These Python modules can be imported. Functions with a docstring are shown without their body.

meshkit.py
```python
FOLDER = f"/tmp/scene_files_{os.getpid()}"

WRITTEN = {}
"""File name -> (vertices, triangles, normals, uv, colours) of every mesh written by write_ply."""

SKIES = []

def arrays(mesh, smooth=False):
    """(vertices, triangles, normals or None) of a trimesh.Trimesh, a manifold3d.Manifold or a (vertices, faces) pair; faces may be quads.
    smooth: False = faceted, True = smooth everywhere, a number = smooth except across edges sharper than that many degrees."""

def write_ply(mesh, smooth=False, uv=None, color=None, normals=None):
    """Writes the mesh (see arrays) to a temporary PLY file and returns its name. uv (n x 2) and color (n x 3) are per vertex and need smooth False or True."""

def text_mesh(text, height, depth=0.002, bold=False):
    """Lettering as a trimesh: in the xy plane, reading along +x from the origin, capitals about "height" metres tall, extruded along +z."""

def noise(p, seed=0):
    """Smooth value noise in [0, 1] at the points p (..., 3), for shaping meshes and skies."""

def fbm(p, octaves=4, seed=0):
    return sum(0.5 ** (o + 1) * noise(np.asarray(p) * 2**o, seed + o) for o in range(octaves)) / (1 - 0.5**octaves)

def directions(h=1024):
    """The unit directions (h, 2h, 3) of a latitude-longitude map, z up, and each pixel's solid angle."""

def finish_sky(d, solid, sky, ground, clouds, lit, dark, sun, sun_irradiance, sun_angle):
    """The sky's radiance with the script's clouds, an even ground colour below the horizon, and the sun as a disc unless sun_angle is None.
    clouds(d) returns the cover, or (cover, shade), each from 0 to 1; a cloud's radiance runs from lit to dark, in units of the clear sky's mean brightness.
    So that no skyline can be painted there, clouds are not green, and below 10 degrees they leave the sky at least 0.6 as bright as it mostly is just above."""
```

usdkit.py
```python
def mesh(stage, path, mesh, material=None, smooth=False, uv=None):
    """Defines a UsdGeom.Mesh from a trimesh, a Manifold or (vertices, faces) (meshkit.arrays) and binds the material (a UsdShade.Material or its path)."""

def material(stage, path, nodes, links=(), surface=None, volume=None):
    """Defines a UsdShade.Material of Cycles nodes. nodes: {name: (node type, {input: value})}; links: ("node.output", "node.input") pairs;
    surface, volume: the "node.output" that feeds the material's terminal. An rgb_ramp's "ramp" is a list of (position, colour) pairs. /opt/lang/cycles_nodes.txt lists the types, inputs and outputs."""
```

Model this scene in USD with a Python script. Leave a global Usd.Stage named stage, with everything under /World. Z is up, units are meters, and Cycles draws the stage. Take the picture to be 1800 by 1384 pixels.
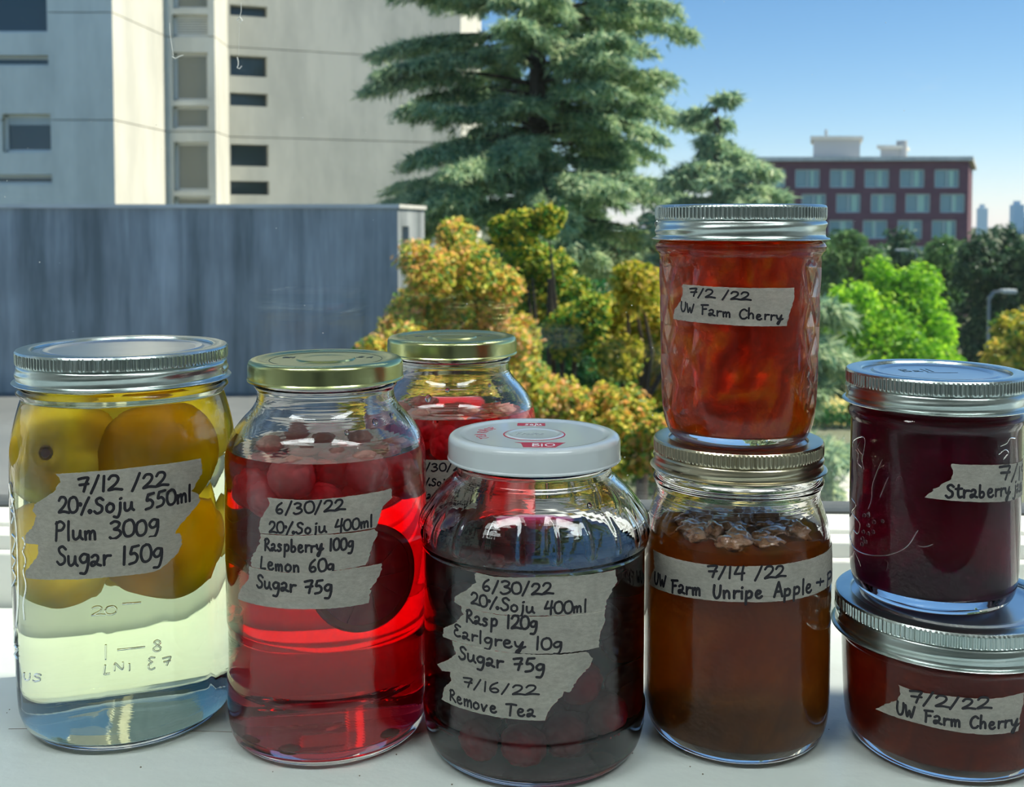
import math, random
import numpy as np, trimesh, usdkit, meshkit, manifold3d
from scipy.interpolate import PchipInterpolator
from shapely.geometry import Polygon, LineString, box as sbox
from shapely.ops import unary_union
from pxr import Usd, UsdGeom, UsdLux, UsdShade, Gf, Sdf

random.seed(7)
stage = Usd.Stage.CreateInMemory()
UsdGeom.Xform.Define(stage, '/World')
rad = math.radians

# ------------------------------------------------------------------ camera, sky, sun, lamps
F, PX, PY, PITCH, YAW, EYE = 1900., 900., 473., rad(2.5), rad(1.8), np.array([0, 0, .215])
cam = UsdGeom.Camera.Define(stage, '/World/camera')
cam.CreateHorizontalApertureAttr(36.0)
cam.CreateFocalLengthAttr(36.0 * F / 1800)
cam.CreateVerticalApertureOffsetAttr((PY - 692) * 36 / 1800)
cam.AddTranslateOp().Set(tuple(EYE))
cam.AddRotateXYZOp().Set((90 - 2.5, 0, 1.8))
cam.CreateFStopAttr(24.0)
cam.CreateFocusDistanceAttr(.43)
cam.CreateClippingRangeAttr((.02, 3000.))
cam.CreateExposureAttr(0.0)

SUN_EL, SUN_AZ = rad(52), rad(78)          # azimuth from the window's outward normal, to the right
sky = usdkit.material(stage, '/World/Looks/sky', {
    's': ('sky_texture', {'sky_type': 'multiple_scattering', 'sun_disc': False, 'sun_elevation': SUN_EL, 'sun_rotation': SUN_AZ, 'altitude': 60., 'aerosol_density': .55}),
    'g': ('hsv', {'saturation': 1.12}),
    'tc': ('texture_coordinate', {}), 'mp': ('mapping', {'scale': (1, 1, 3.2)}),
    'n': ('noise_texture', {'scale': 5.5, 'detail': 6., 'roughness': .6}),
    'r': ('rgb_ramp', {'ramp': [(0, (0, 0, 0)), (.60, (0, 0, 0)), (.76, (.8, .8, .8)), (1, (1, 1, 1))]}),
    'sx': ('separate_xyz', {}), 'low': ('map_range', {'from_min': .14, 'from_max': .05, 'to_min': 0., 'to_max': 1., 'clamp': True}),
    'm': ('math', {'math_type': 'multiply'}),
    'mix': ('mix', {'color2': (14., 15., 16.)}),
    'b': ('background_shader', {'strength': .066})},
    [('s.color', 'g.color'), ('g.color', 'mix.color1'), ('tc.generated', 'mp.vector'), ('mp.vector', 'n.vector'), ('n.fac', 'r.fac'), ('tc.generated', 'sx.vector'), ('sx.z', 'low.value'),
     ('r.color', 'm.value1'), ('low.result', 'm.value2'), ('m.value', 'mix.fac'), ('mix.color', 'b.color')], surface='b.background')
dome = UsdLux.DomeLight.Define(stage, '/World/sky')
dome.CreateIntensityAttr(1.0)
UsdShade.MaterialBindingAPI.Apply(dome.GetPrim()).Bind(sky)
sun = UsdLux.DistantLight.Define(stage, '/World/sun')
sun.CreateIntensityAttr(30000.)
sun.CreateAngleAttr(.53)
sun.CreateColorAttr(Gf.Vec3f(1.0, .93, .78))
sun.AddRotateXYZOp().Set((0, 90 - math.degrees(SUN_EL), 90 - math.degrees(SUN_AZ)))
LAMP_W, LAMP_L, LAMP_STRENGTH = .28, 1.3, 18.0   # ceiling lamps of the room (built with the room)

# ------------------------------------------------------------------ helpers
fwv = np.array([-math.sin(YAW) * math.cos(PITCH), math.cos(YAW) * math.cos(PITCH), -math.sin(PITCH)])
rtv = np.array([math.cos(YAW), math.sin(YAW), 0.])
upv = np.cross(rtv, fwv)
def ray(px, py):
    d = fwv + rtv * (px - PX) / F - upv * (py - PY) / F
    return d
def at(px, py, depth):                      # the point seen at a pixel of the photograph, at a depth in front of the eye
    return EYE + ray(px, py) * depth
def onz(px, py, z):
    d = ray(px, py)
    return EYE + d * (z - EYE[2]) / d[2]
HOR = PY - F * math.tan(PITCH)

used = {}
def numbered(parent, name):
    k = used.get((parent, name), 0)
    used[(parent, name)] = k + 1
    return f'{parent}/{name}' + (f'_{k:03d}' if k else '')
def P(prim):
    return prim if isinstance(prim, str) else str(prim.GetPath())
def tag(prim, label=None, cat=None, group=None, kind=None):
    prim = prim.GetPrim() if hasattr(prim, 'GetPrim') else prim
    for k, v in (('label', label), ('category', cat), ('group', group), ('kind', kind)):
        if v: prim.SetCustomDataByKey(k, v)
    return prim
def thing(name, label, cat, loc=(0, 0, 0), rotz=0., group=None, kind=None):
    x = UsdGeom.Xform.Define(stage, numbered('/World', name))
    x.AddTranslateOp().Set(tuple(map(float, loc)))
    if rotz: x.AddRotateZOp().Set(math.degrees(rotz))
    return tag(x, label, cat, group, kind)
def obj(name, mesh, mat, parent='/World', smooth=30, uv=None, **kw):
    m = usdkit.mesh(stage, numbered(P(parent), name), mesh, mat, smooth=smooth, uv=uv)
    return tag(m, **kw)
def copy_of(src, loc, rot=(0, 0, 0), label=None, group=None, scale=None):
    was = src.GetCustomData()
    name = src.GetName().rstrip('0123456789').rstrip('_')
    x = UsdGeom.Xform.Define(stage, numbered('/World', name))
    x.GetPrim().GetReferences().AddInternalReference(src.GetPath())
    x.ClearXformOpOrder()
    x.AddTranslateOp().Set(tuple(map(float, loc)))
    x.AddRotateXYZOp().Set(tuple(map(float, rot)))
    if scale is not None: x.AddScaleOp(UsdGeom.XformOp.PrecisionFloat, 'size').Set(Gf.Vec3f(*map(float, scale)))
    x.GetPrim().SetInstanceable(True)
    return tag(x, label or was['label'], was['category'], group or was.get('group'))
def bx(x0, x1, y0, y1, z0, z1):
    b = trimesh.creation.box((x1 - x0, y1 - y0, z1 - z0))
    b.apply_translation(((x0 + x1) / 2, (y0 + y1) / 2, (z0 + z1) / 2))
    return b
def cat(*ms):
    ms = [m for m in (ms[0] if len(ms) == 1 and isinstance(ms[0], list) else ms)]
    return trimesh.util.concatenate(ms)
def rbox(x0, x1, y0, y1, z0, z1, r):        # box with rounded edges
    s = [manifold3d.Manifold.sphere(r, 12).translate((x, y, z)) for x in (x0 + r, x1 - r) for y in (y0 + r, y1 - r) for z in (z0 + r, z1 - r)]
    return manifold3d.Manifold.batch_hull(s)
def tm(man):
    m = man.to_mesh()
    return trimesh.Trimesh(np.array(m.vert_properties[:, :3]), np.array(m.tri_verts), process=False)
def mn(t):
    return manifold3d.Manifold(manifold3d.Mesh(np.asarray(t.vertices, np.float32), np.asarray(t.faces, np.uint32)))
def tube(pts, radii, sides=6):
    p = np.asarray(pts, float); n = len(p); radii = np.broadcast_to(radii, (n,))
    t = np.gradient(p, axis=0); t /= np.linalg.norm(t, axis=1, keepdims=True) + 1e-12
    a = np.cross(t, np.where(np.abs(t[:, 2:]) < .9, [0, 0, 1.], [1., 0, 0])); a /= np.linalg.norm(a, axis=1, keepdims=True) + 1e-12
    b = np.cross(t, a); ang = np.arange(sides) * 2 * np.pi / sides
    v = p[:, None] + radii[:, None, None] * (np.cos(ang)[None, :, None] * a[:, None] + np.sin(ang)[None, :, None] * b[:, None])
    i, j = np.meshgrid(np.arange(n - 1), np.arange(sides), indexing='ij')
    q = np.stack([i * sides + j, (i + 1) * sides + j, (i + 1) * sides + (j + 1) % sides, i * sides + (j + 1) % sides], -1).reshape(-1, 4)
    f = np.vstack([q[:, [0, 1, 2]], q[:, [0, 2, 3]]])
    caps = [[0, k, k + 1] for k in range(1, sides - 1)] + [[(n - 1) * sides, (n - 1) * sides + k + 1, (n - 1) * sides + k] for k in range(1, sides - 1)]
    return trimesh.Trimesh(v.reshape(-1, 3), np.vstack([f, caps]), process=False)
MM = .001
def revolve(poly, n=128, mod=None):         # closed (r, z) outline in mm, turned about z; mod(r, z, angle) -> r, z
    p = np.asarray(poly, float)
    if np.allclose(p[0], p[-1]): p = p[:-1]
    a = np.arange(n) * 2 * np.pi / n
    R, A = np.meshgrid(p[:, 0], a, indexing='ij'); Z = np.broadcast_to(p[:, 1][:, None], R.shape)
    if mod: R, Z = mod(R, Z, A)
    v = np.stack([R * np.cos(A), R * np.sin(A), Z], -1).reshape(-1, 3) * MM
    k = len(p)
    i, j = np.meshgrid(np.arange(k), np.arange(n), indexing='ij')
    i2, j2 = (i + 1) % k, (j + 1) % n
    q = np.stack([i * n + j, i * n + j2, i2 * n + j2, i2 * n + j], -1).reshape(-1, 4)
    rr = p[:, 0]
    f = np.vstack([q[:, [0, 1, 2]], q[:, [0, 2, 3]]])
    ax = rr < 1e-6
    rep = np.arange(k * n); rep = np.where(np.repeat(ax, n), (rep // n) * n, rep)
    f = rep[f]
    f = f[(f[:, 0] != f[:, 1]) & (f[:, 1] != f[:, 2]) & (f[:, 0] != f[:, 2])]
    m = trimesh.Trimesh(v, f, process=False)
    m.remove_unreferenced_vertices()
    if m.volume < 0: m.invert()
    return m
def smooth_profile(pts, step=1.2):
    p = np.asarray(pts, float)
    s = np.r_[0, np.cumsum(np.linalg.norm(np.diff(p, axis=0), axis=1))]
    q = np.unique(np.r_[s, np.arange(0, s[-1], step)])
    return np.stack([PchipInterpolator(s, p[:, 0])(q), PchipInterpolator(s, p[:, 1])(q)], 1)
def half(poly):                             # right half outline of a symmetric section
    g = poly.intersection(sbox(0, -50, 300, 400))
    if g.geom_type != 'Polygon': g = max(g.geoms, key=lambda x: x.area)
    return g
def outline(g, step=1.5):
    c = np.array(g.segmentize(step).exterior.coords)[:-1]
    c[np.abs(c[:, 0]) < 1e-6, 0] = 0
    keep = []
    for k in range(len(c)):                 # the axis needs only its two ends
        if c[k, 0] == 0 and c[k - 1, 0] == 0 and c[(k + 1) % len(c), 0] == 0: continue
        keep.append(c[k])
    return np.array(keep)

# ------------------------------------------------------------------ materials
def M(name, nodes, links=(), surf='p.BSDF', vol=None):
    return usdkit.material(stage, f'/World/Looks/{name}', nodes, links, surface=surf, volume=vol)
def plain(name, color, rough=.5, **kw):
    return M(name, {'p': ('principled_bsdf', {'base_color': color, 'roughness': rough, **kw})})
def noisy(name, stops, scale=6., stretch=(1, 1, 1), rough=.6, detail=6., bump=0., bscale=None, metallic=0., coord='tc.object', **kw):
    nodes = {'tc': ('texture_coordinate', {}), 'geo': ('geometry', {}), 'mp': ('mapping', {'scale': stretch}), 'n': ('noise_texture', {'scale': scale, 'detail': detail, 'roughness': .6}),
             'r': ('rgb_ramp', {'ramp': stops}), 'p': ('principled_bsdf', {'roughness': rough, 'metallic': metallic, **kw})}
    links = [(coord, 'mp.vector'), ('mp.vector', 'n.vector'), ('n.fac', 'r.fac'), ('r.color', 'p.base_color')]
    if bump:
        nodes['bn'] = ('noise_texture', {'scale': bscale or scale * 4, 'detail': 4.})
        nodes['b'] = ('bump', {'strength': bump, 'distance': .001})
        links += [(coord, 'bn.vector'), ('bn.fac', 'b.height'), ('b.normal', 'p.normal')]
    return M(name, nodes, links)
def absorb(a):                              # absorption per metre, r g b -> colour and density
    d = max(a) * 1.02
    return {'color': tuple(1 - x / d for x in a), 'density': d}
def liquid(name, a, ior=1.36, rough=0., tint=(1, 1, 1)):
    return M(name, {'p': ('principled_bsdf', {'base_color': tint, 'transmission_weight': 1., 'ior': ior, 'roughness': rough}), 'v': ('absorption_volume', absorb(a))}, surf='p.BSDF', vol='v.volume')
def jam(name, stops, diff, a, scale=90., rough=.35, lump=.6, ior=1.12):
    return M(name, {'tc': ('texture_coordinate', {}), 'n': ('noise_texture', {'scale': scale, 'detail': 4., 'roughness': .6, 'distortion': 1.4}), 'r': ('rgb_ramp', {'ramp': stops}), 'w': ('mix', {'fac': .75, 'color2': (1, 1, 1)}),
                    'p': ('principled_bsdf', {'roughness': rough, 'ior': ior, 'transmission_weight': 1.}), 'd': ('principled_bsdf', {'roughness': .5, 'specular_ior_level': .08}), 'x': ('mix_closure', {'fac': diff}),
                    'v': ('absorption_volume', absorb(a)), 'b': ('bump', {'strength': lump, 'distance': .002}), 'bn': ('noise_texture', {'scale': scale * 2, 'detail': 3.})},
             [('tc.object', 'n.vector'), ('n.fac', 'r.fac'), ('r.color', 'w.color1'), ('w.color', 'p.base_color'), ('r.color', 'd.base_color'), ('p.BSDF', 'x.closure1'), ('d.BSDF', 'x.closure2'),
              ('tc.object', 'bn.vector'), ('bn.fac', 'b.height'), ('b.normal', 'p.normal'), ('b.normal', 'd.normal')], surf='x.closure', vol='v.volume')
GLASS = M('jar_glass', {'p': ('principled_bsdf', {'base_color': (1, 1, 1), 'transmission_weight': 1., 'ior': 1.39, 'roughness': 0.})})
PANE = M('window_glass', {'l': ('layer_weight', {'blend': .5}), 'pw': ('math', {'math_type': 'power', 'value2': 5.}), 'ma': ('math', {'math_type': 'multiply_add', 'value2': .22, 'value3': .035}),
                          't': ('transparent_bsdf', {}), 'g': ('glossy_bsdf', {'roughness': .0, 'color': (1, 1, 1)}), 'x': ('mix_closure', {})},
         [('l.facing', 'pw.value1'), ('pw.value', 'ma.value1'), ('ma.value', 'x.fac'), ('t.BSDF', 'x.closure1'), ('g.BSDF', 'x.closure2')], surf='x.closure')
SILL = noisy('sill_paint', [(.3, (.67, .75, .72)), (.7, (.73, .80, .77))], scale=9., rough=.32, bump=.35, bscale=120., specular_ior_level=.5)
FRAME = plain('frame_paint', (.78, .80, .76), .35)
GASKET = plain('gasket', (.06, .07, .07), .6)
WALL = plain('room_wall', (.72, .74, .73), .8)
SILVER = noisy('ring_silver', [(.3, (.52, .60, .58)), (.7, (.62, .69, .67))], scale=60., rough=.26, metallic=1.)
BRASSY = noisy('ring_champagne', [(.3, (.58, .53, .38)), (.7, (.66, .60, .44))], scale=60., rough=.26, metallic=1.)
DISC = noisy('lid_disc', [(.3, (.62, .66, .68)), (.7, (.72, .76, .78))], scale=40., rough=.3, metallic=1.)
GOLD = noisy('lid_gold', [(.3, (.50, .55, .24)), (.7, (.58, .62, .31))], scale=50., rough=.24, metallic=1.)
ENAMEL = plain('lid_white', (.66, .73, .76), .18, coat_weight=.5)
RED_PRINT = plain('red_print', (.55, .03, .06), .4)
WHITE_PRINT = plain('white_print', (.85, .85, .85), .4)
GREY_PRINT = plain('grey_print', (.35, .38, .40), .4)
DARK_PRINT = plain('dark_print', (.03, .05, .05), .5)
INK = plain('marker_ink', (.012, .010, .016), .5)
TAPE = M('masking_tape', {'tc': ('texture_coordinate', {}), 'n': ('noise_texture', {'scale': 420., 'detail': 5., 'roughness': .7}), 'n2': ('noise_texture', {'scale': 90., 'detail': 3.}), 'mm': ('mix', {'mix_type': 'multiply', 'fac': .6}),
                          'mp': ('mapping', {'scale': (1, 1, 2.2)}), 'r': ('rgb_ramp', {'ramp': [(.3, (.66, .64, .57)), (.7, (.88, .86, .79))]}), 'r2': ('rgb_ramp', {'ramp': [(.3, (.8, .8, .8)), (.65, (1, 1, 1))]}),
                          'd': ('principled_bsdf', {'roughness': .75}), 't': ('translucent_bsdf', {}), 'x': ('mix_closure', {'fac': .58}),
                          'b': ('bump', {'strength': .5, 'distance': .0005})},
         [('tc.object', 'mp.vector'), ('mp.vector', 'n.vector'), ('tc.object', 'n2.vector'), ('n.fac', 'r.fac'), ('n2.fac', 'r2.fac'), ('r.color', 'mm.color1'), ('r2.color', 'mm.color2'), ('mm.color', 'd.base_color'), ('mm.color', 't.color'),
          ('n.fac', 'b.height'), ('b.normal', 'd.normal'), ('d.BSDF', 'x.closure1'), ('t.BSDF', 'x.closure2')], surf='x.closure')
def leaf_uv(mesh, per, seed):               # one random number per leaf, carried as a mesh attribute
    r = np.random.default_rng(seed).uniform(size=(len(mesh.vertices) // per, 2))
    return np.repeat(r, per, 0)
def leafy(name, stops, trans=.4, rough=.5):
    return M(name, {'g': ('geometry', {}), 'u': ('texture_coordinate', {}), 'sx': ('separate_xyz', {}), 'r': ('rgb_ramp', {'ramp': stops}), 'n': ('noise_texture', {'scale': 1.1, 'detail': 2.}), 'ad': ('math', {'math_type': 'multiply_add', 'value2': .62}),
                    'sc': ('math', {'math_type': 'multiply', 'value2': .42}),
                    'p': ('principled_bsdf', {'roughness': rough, 'specular_ior_level': .35}), 't': ('translucent_bsdf', {}), 'x': ('mix_closure', {'fac': trans})},
             [('u.UV', 'sx.vector'), ('sx.x', 'ad.value1'), ('g.position', 'n.vector'), ('n.fac', 'sc.value1'), ('sc.value', 'ad.value3'), ('ad.value', 'r.fac'), ('r.color', 'p.base_color'), ('r.color', 't.color'), ('p.BSDF', 'x.closure1'), ('t.BSDF', 'x.closure2')], surf='x.closure')
BARK = noisy('bark', [(.3, (.035, .03, .022)), (.7, (.08, .065, .05))], scale=3., rough=.9, coord='geo.position')

# ------------------------------------------------------------------ the room and its window
SILL_BACK, GLASS_Y, LINTEL = .588, .645, 1.32
X0, X1 = -1.7, 2.6                          # window opening
sill = tm(rbox(X0 - .08, X1 + .08, .17, SILL_BACK, -.035, 0, .004))
obj('trim', sill, SILL, kind='structure', label='white painted window sill carrying the jars', cat=None)
rs = np.random.default_rng(15)
fl = [trimesh.creation.icosphere(0, rs.uniform(.0002, .00045)).apply_translation((rs.uniform(-.25, .3), rs.uniform(.38, .48), 0.)) for _ in range(60)]
CRACK = plain('paint_crack', (.22, .20, .16), .8)
cx0, cx1 = onz(15, 1282, 0), onz(412, 1288, 0)
obj('trim', trimesh.util.concatenate(fl), CRACK, kind='structure', label='small dark specks on the painted sill')
obj('trim', tube([cx0 + (cx1 - cx0) * t + [0, .0006 * math.sin(9 * t), 0] for t in np.linspace(0, 1, 14)], .00018, 4), CRACK, kind='structure', label='hairline crack in the sill paint')
obj('wall_front', cat(bx(-3, X0, .26, .70, -.85, 1.9), bx(X1, 3.4, .26, .70, -.85, 1.9), bx(X0, X1, .26, .70, LINTEL, 1.9), bx(X0, X1, .26, .70, -.85, -.035), bx(X0, X1, SILL_BACK, .70, -.035, -.003)), WALL, smooth=False, kind='structure')
obj('wall_left', bx(-3.1, -3, -3.2, .70, -.85, 1.9), WALL, smooth=False, kind='structure')
obj('wall_right', bx(3.4, 3.5, -3.2, .70, -.85, 1.9), WALL, smooth=False, kind='structure')
obj('wall_back', bx(-3, 3.4, -3.3, -3.2, -.85, 1.9), plain('back_wall', (.34, .38, .38), .8), smooth=False, kind='structure')
obj('ceiling', bx(-3.1, 3.5, -3.3, .70, 1.9, 1.98), WALL, smooth=False, kind='structure')
obj('floor', bx(-3.1, 3.5, -3.3, .70, -.93, -.85), plain('floor_vinyl', (.42, .40, .37), .45), smooth=False, kind='structure')
w = tag(UsdGeom.Xform.Define(stage, '/World/window_1'), kind='structure')
obj('bottom_rail', cat(tm(rbox(X0, X1, SILL_BACK, .690, -.003, .030, .002)), tm(rbox(X0, X1, SILL_BACK + .006, .668, .026, .0385, .0015)), tm(rbox(X0, X1, SILL_BACK + .022, .660, .034, .0415, .0015))), FRAME, w)
for a, b in ((X0, X0 + .05), (X1 - .05, X1)):
    obj('side_rail', tm(rbox(a, b, SILL_BACK, .70, .04, LINTEL - .04, .002)), FRAME, w)
obj('top_rail', tm(rbox(X0, X1, SILL_BACK, .70, LINTEL - .045, LINTEL, .002)), FRAME, w)
obj('gasket', bx(X0 + .045, X1 - .045, GLASS_Y - .004, GLASS_Y + .020, .038, .0430), GASKET, w, smooth=False)
for y in (GLASS_Y, GLASS_Y + .016):
    obj('pane', bx(X0 + .045, X1 - .045, y, y + .004, .042, LINTEL - .044), PANE, w, smooth=False)
rng = np.random.default_rng(5)
specks = []
for k in range(420):
    x, z = rng.uniform(-.45, .45), .05 + rng.uniform(0, 1) ** 1.6 * .36
    if rng.uniform() < .55: z = .047 + abs(rng.normal()) * .02
    s = rng.uniform(.00012, .0004)
    m = trimesh.creation.icosphere(0, s); m.vertices[:, 1] *= .35; m.apply_translation((x, GLASS_Y - .0001, z)); specks.append(m)
obj('dust_specks', cat(specks), plain('dust', (.8, .82, .8), .9), w, smooth=False, kind='stuff', label='pale dust specks stuck on the window glass')
DRIP = M('dried_drip', {'p': ('principled_bsdf', {'base_color': (.85, .88, .86), 'roughness': .5}), 't': ('transparent_bsdf', {}), 'x': ('mix_closure', {'fac': .5})}, [('p.BSDF', 'x.closure1'), ('t.BSDF', 'x.closure2')], surf='x.closure')
def pane_line(pts, r):
    q = []
    for px, py in pts:
        d = ray(px, py); q.append(EYE + d * (GLASS_Y - .0004) / d[1])
    return tube(q, r, 5)
obj('drip_mark', cat(pane_line([(298, 40), (299, 60), (302, 80), (305, 99)], .00022), pane_line([(302, 99), (308, 103), (316, 99), (322, 97)], .0004)), DRIP, w)
obj('drip_mark', cat(pane_line([(424, 5), (424, 20), (422, 28)], .00025), pane_line([(417, 36), (422, 30), (426, 36), (421, 40)], .0006), pane_line([(421, 42), (420, 70), (420, 98)], .0001), pane_line([(417, 100), (419, 108), (419, 114), (417, 119), (421, 121), (425, 116)], .0004)), DRIP, w)
0 and obj('drip_mark', cat(pane_line([(1005, 265), (1012, 282), (1018, 298)], .0003), pane_line([(1010, 298), (1004, 312), (1000, 328)], .00025), pane_line([(960, 295), (959, 325)], .0003)), DRIP, w)
# door at the back of the room, seen only as a reflection
d1 = tag(UsdGeom.Xform.Define(stage, '/World/door_1'), kind='structure')
obj('door_leaf', bx(-.55, .45, -3.2, -3.155, -.85, 1.25), plain('door_paint', (.06, .07, .08), .4), d1, smooth=False)
obj('door_handle', tube([(.36, -3.10, .15), (.24, -3.10, .15)], .01, 8), SILVER, d1)
LAMP = M('lamp_panel', {'e': ('emission', {'color': (.93, 1., .99), 'strength': LAMP_STRENGTH})}, surf='e.emission')
for k, (x, y) in enumerate(((-.95, -.5), (.95, -.5))):
    l = thing('ceiling_lamp', 'white fluorescent ceiling lamp inside the room behind the camera', 'lamp', (x, y, 1.9), group='ceiling lamps of the room')
    obj('housing', bx(-LAMP_L / 2 - .02, LAMP_L / 2 + .02, -LAMP_W / 2 - .02, LAMP_W / 2 + .02, -.05, 0), FRAME, l, smooth=False)
    obj('diffuser', bx(-LAMP_L / 2, LAMP_L / 2, -LAMP_W / 2, LAMP_W / 2, -.056, -.05), LAMP, l, smooth=False)

# ------------------------------------------------------------------ jars: sections
class Jar: pass
def glass_section(prof, wall, floor_t):     # prof: outer (r, z) from the base's edge up to the rim, mm
    o = smooth_profile(prof)
    ring = np.vstack([[0, prof[0][1] + 1.6], [prof[0][0] * .8, prof[0][1] + 1.4], o, [0, o[-1, 1]]])
    solid = Polygon(np.vstack([ring, np.stack([-ring[::-1, 0], ring[::-1, 1]], 1)])).buffer(0)
    top = o[-1, 1]
    inner = solid.buffer(-wall)
    inner = inner.intersection(sbox(-200, floor_t, 200, 400))
    if inner.geom_type != 'Polygon': inner = max(inner.geoms, key=lambda g: g.area)
    rim = o[-1, 0] - wall
    cavity = unary_union([inner, sbox(-rim, top - wall - 4, rim, top + 5)])
    cavity = cavity.buffer(1.2).buffer(-2.4).buffer(1.2)
    cavity = cavity.union(sbox(-rim, top - wall - 4, rim, top + 5))
    return o, solid, cavity
def make_jar(name, label, prof, loc, wall=2.6, floor_t=4.5, mod=None, n=160, rotz=0., step=1.5, smooth=40):
    j = Jar()
    j.loc = np.array(loc, float); j.prof = prof
    o, solid, j.cavity = glass_section(prof, wall, floor_t)
    j.o = o
    j.root = thing(name, label, 'jar', loc, rotz)
    g = half(solid.difference(j.cavity))
    def m2(R, Z, A):
        if mod is None: return R, Z
        ro = np.interp(Z, o[:, 1], o[:, 0])
        on = R > ro - .8
        return np.where(on, mod(R, Z, A), R), Z
    obj('glass_body', revolve(outline(g, step), n, m2), GLASS, j.root, smooth=smooth)
    j.r_at = lambda z: np.interp(z, o[:, 1], o[:, 0])
    return j
def contents(j, level, name, label, cat_, mat, n=96, lumps=0., seed=0, bottom=-5., grow=.25):
    g = half(j.cavity.buffer(grow).intersection(sbox(-200, bottom, 200, level)))
    m = revolve(outline(g, 2.0), n)
    if lumps:
        v = m.vertices; top = v[:, 2] > (level - .05) * MM
        v[top, 2] += (meshkit.fbm(v[top] * 190 + seed, 3, seed) - .45) * lumps * MM * (1 - .0 * v[top, 0])
        m.vertices = v
    x = thing(name, label, cat_, j.loc)
    obj('body', m, mat, x, smooth=50)
    return x
def knurl(H, R, n_k, h, thread=True):
    def mod(r, z, a):
        band = (z < H - 1.4) & (z > H - 5.8) & (r > R - .9)
        s = np.cos(a * n_k); s = np.sign(s) * np.abs(s) ** .6
        r = np.where(band, r - .32 + .32 * s, r)
        if thread:
            ph = (z - (H - 9.2) - 3.2 * ((a / (2 * np.pi) * 2) % 1 - .5)) / 1.3
            out = (r > R - 1.1) & (z < H - 6.4) & (z > H - h + 1.2)
            r = np.where(out, r + .75 * np.exp(-ph ** 2) - .25, r)
        return r, z
    return mod
def mason_ring(root, R, H, h, mat, disc_mat=DISC, n_k=124, print_=None):
    p = [(R - 6.6, H - .9), (R - 6.2, H - .25), (R - 5, H), (R - 1.6, H), (R - .5, H - .35), (R, H - 1.1), (R, H - 1.5)]
    p += [(R, z) for z in np.arange(H - 2, H - 5.6, -.6)]
    p += [(R - .2, H - 5.9), (R - .8, H - 6.5)]
    p += [(R - .3, z) for z in np.arange(H - 7.1, H - h + 1.4, -.5)]
    p += [(R - .1, H - h + 1.1), (R + 1.0, H - h + .8), (R + 1.4, H - h + .35), (R + 1.0, H - h), (R - .9, H - h + .2), (R - 1.3, H - h + 1.5), (R - 1.3, H - 1.6), (R - 6.4, H - 1.4)]
    ring = obj('screw_ring', revolve(p, 960, knurl(H, R, n_k, h)), mat, root, smooth=35, label='ridged metal screw ring')
    q = [(0, H - 1.5), (R - 14, H - 1.5), (R - 12.6, H - .9), (R - 11, H - .7), (R - 10, H - 1.3), (R - 6.0, H - 1.45), (R - 6.0, H - 2.0), (0, H - 2.1)]
    d = obj('flat_lid', revolve(q, 128), disc_mat, root, smooth=25)
    return d
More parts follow.
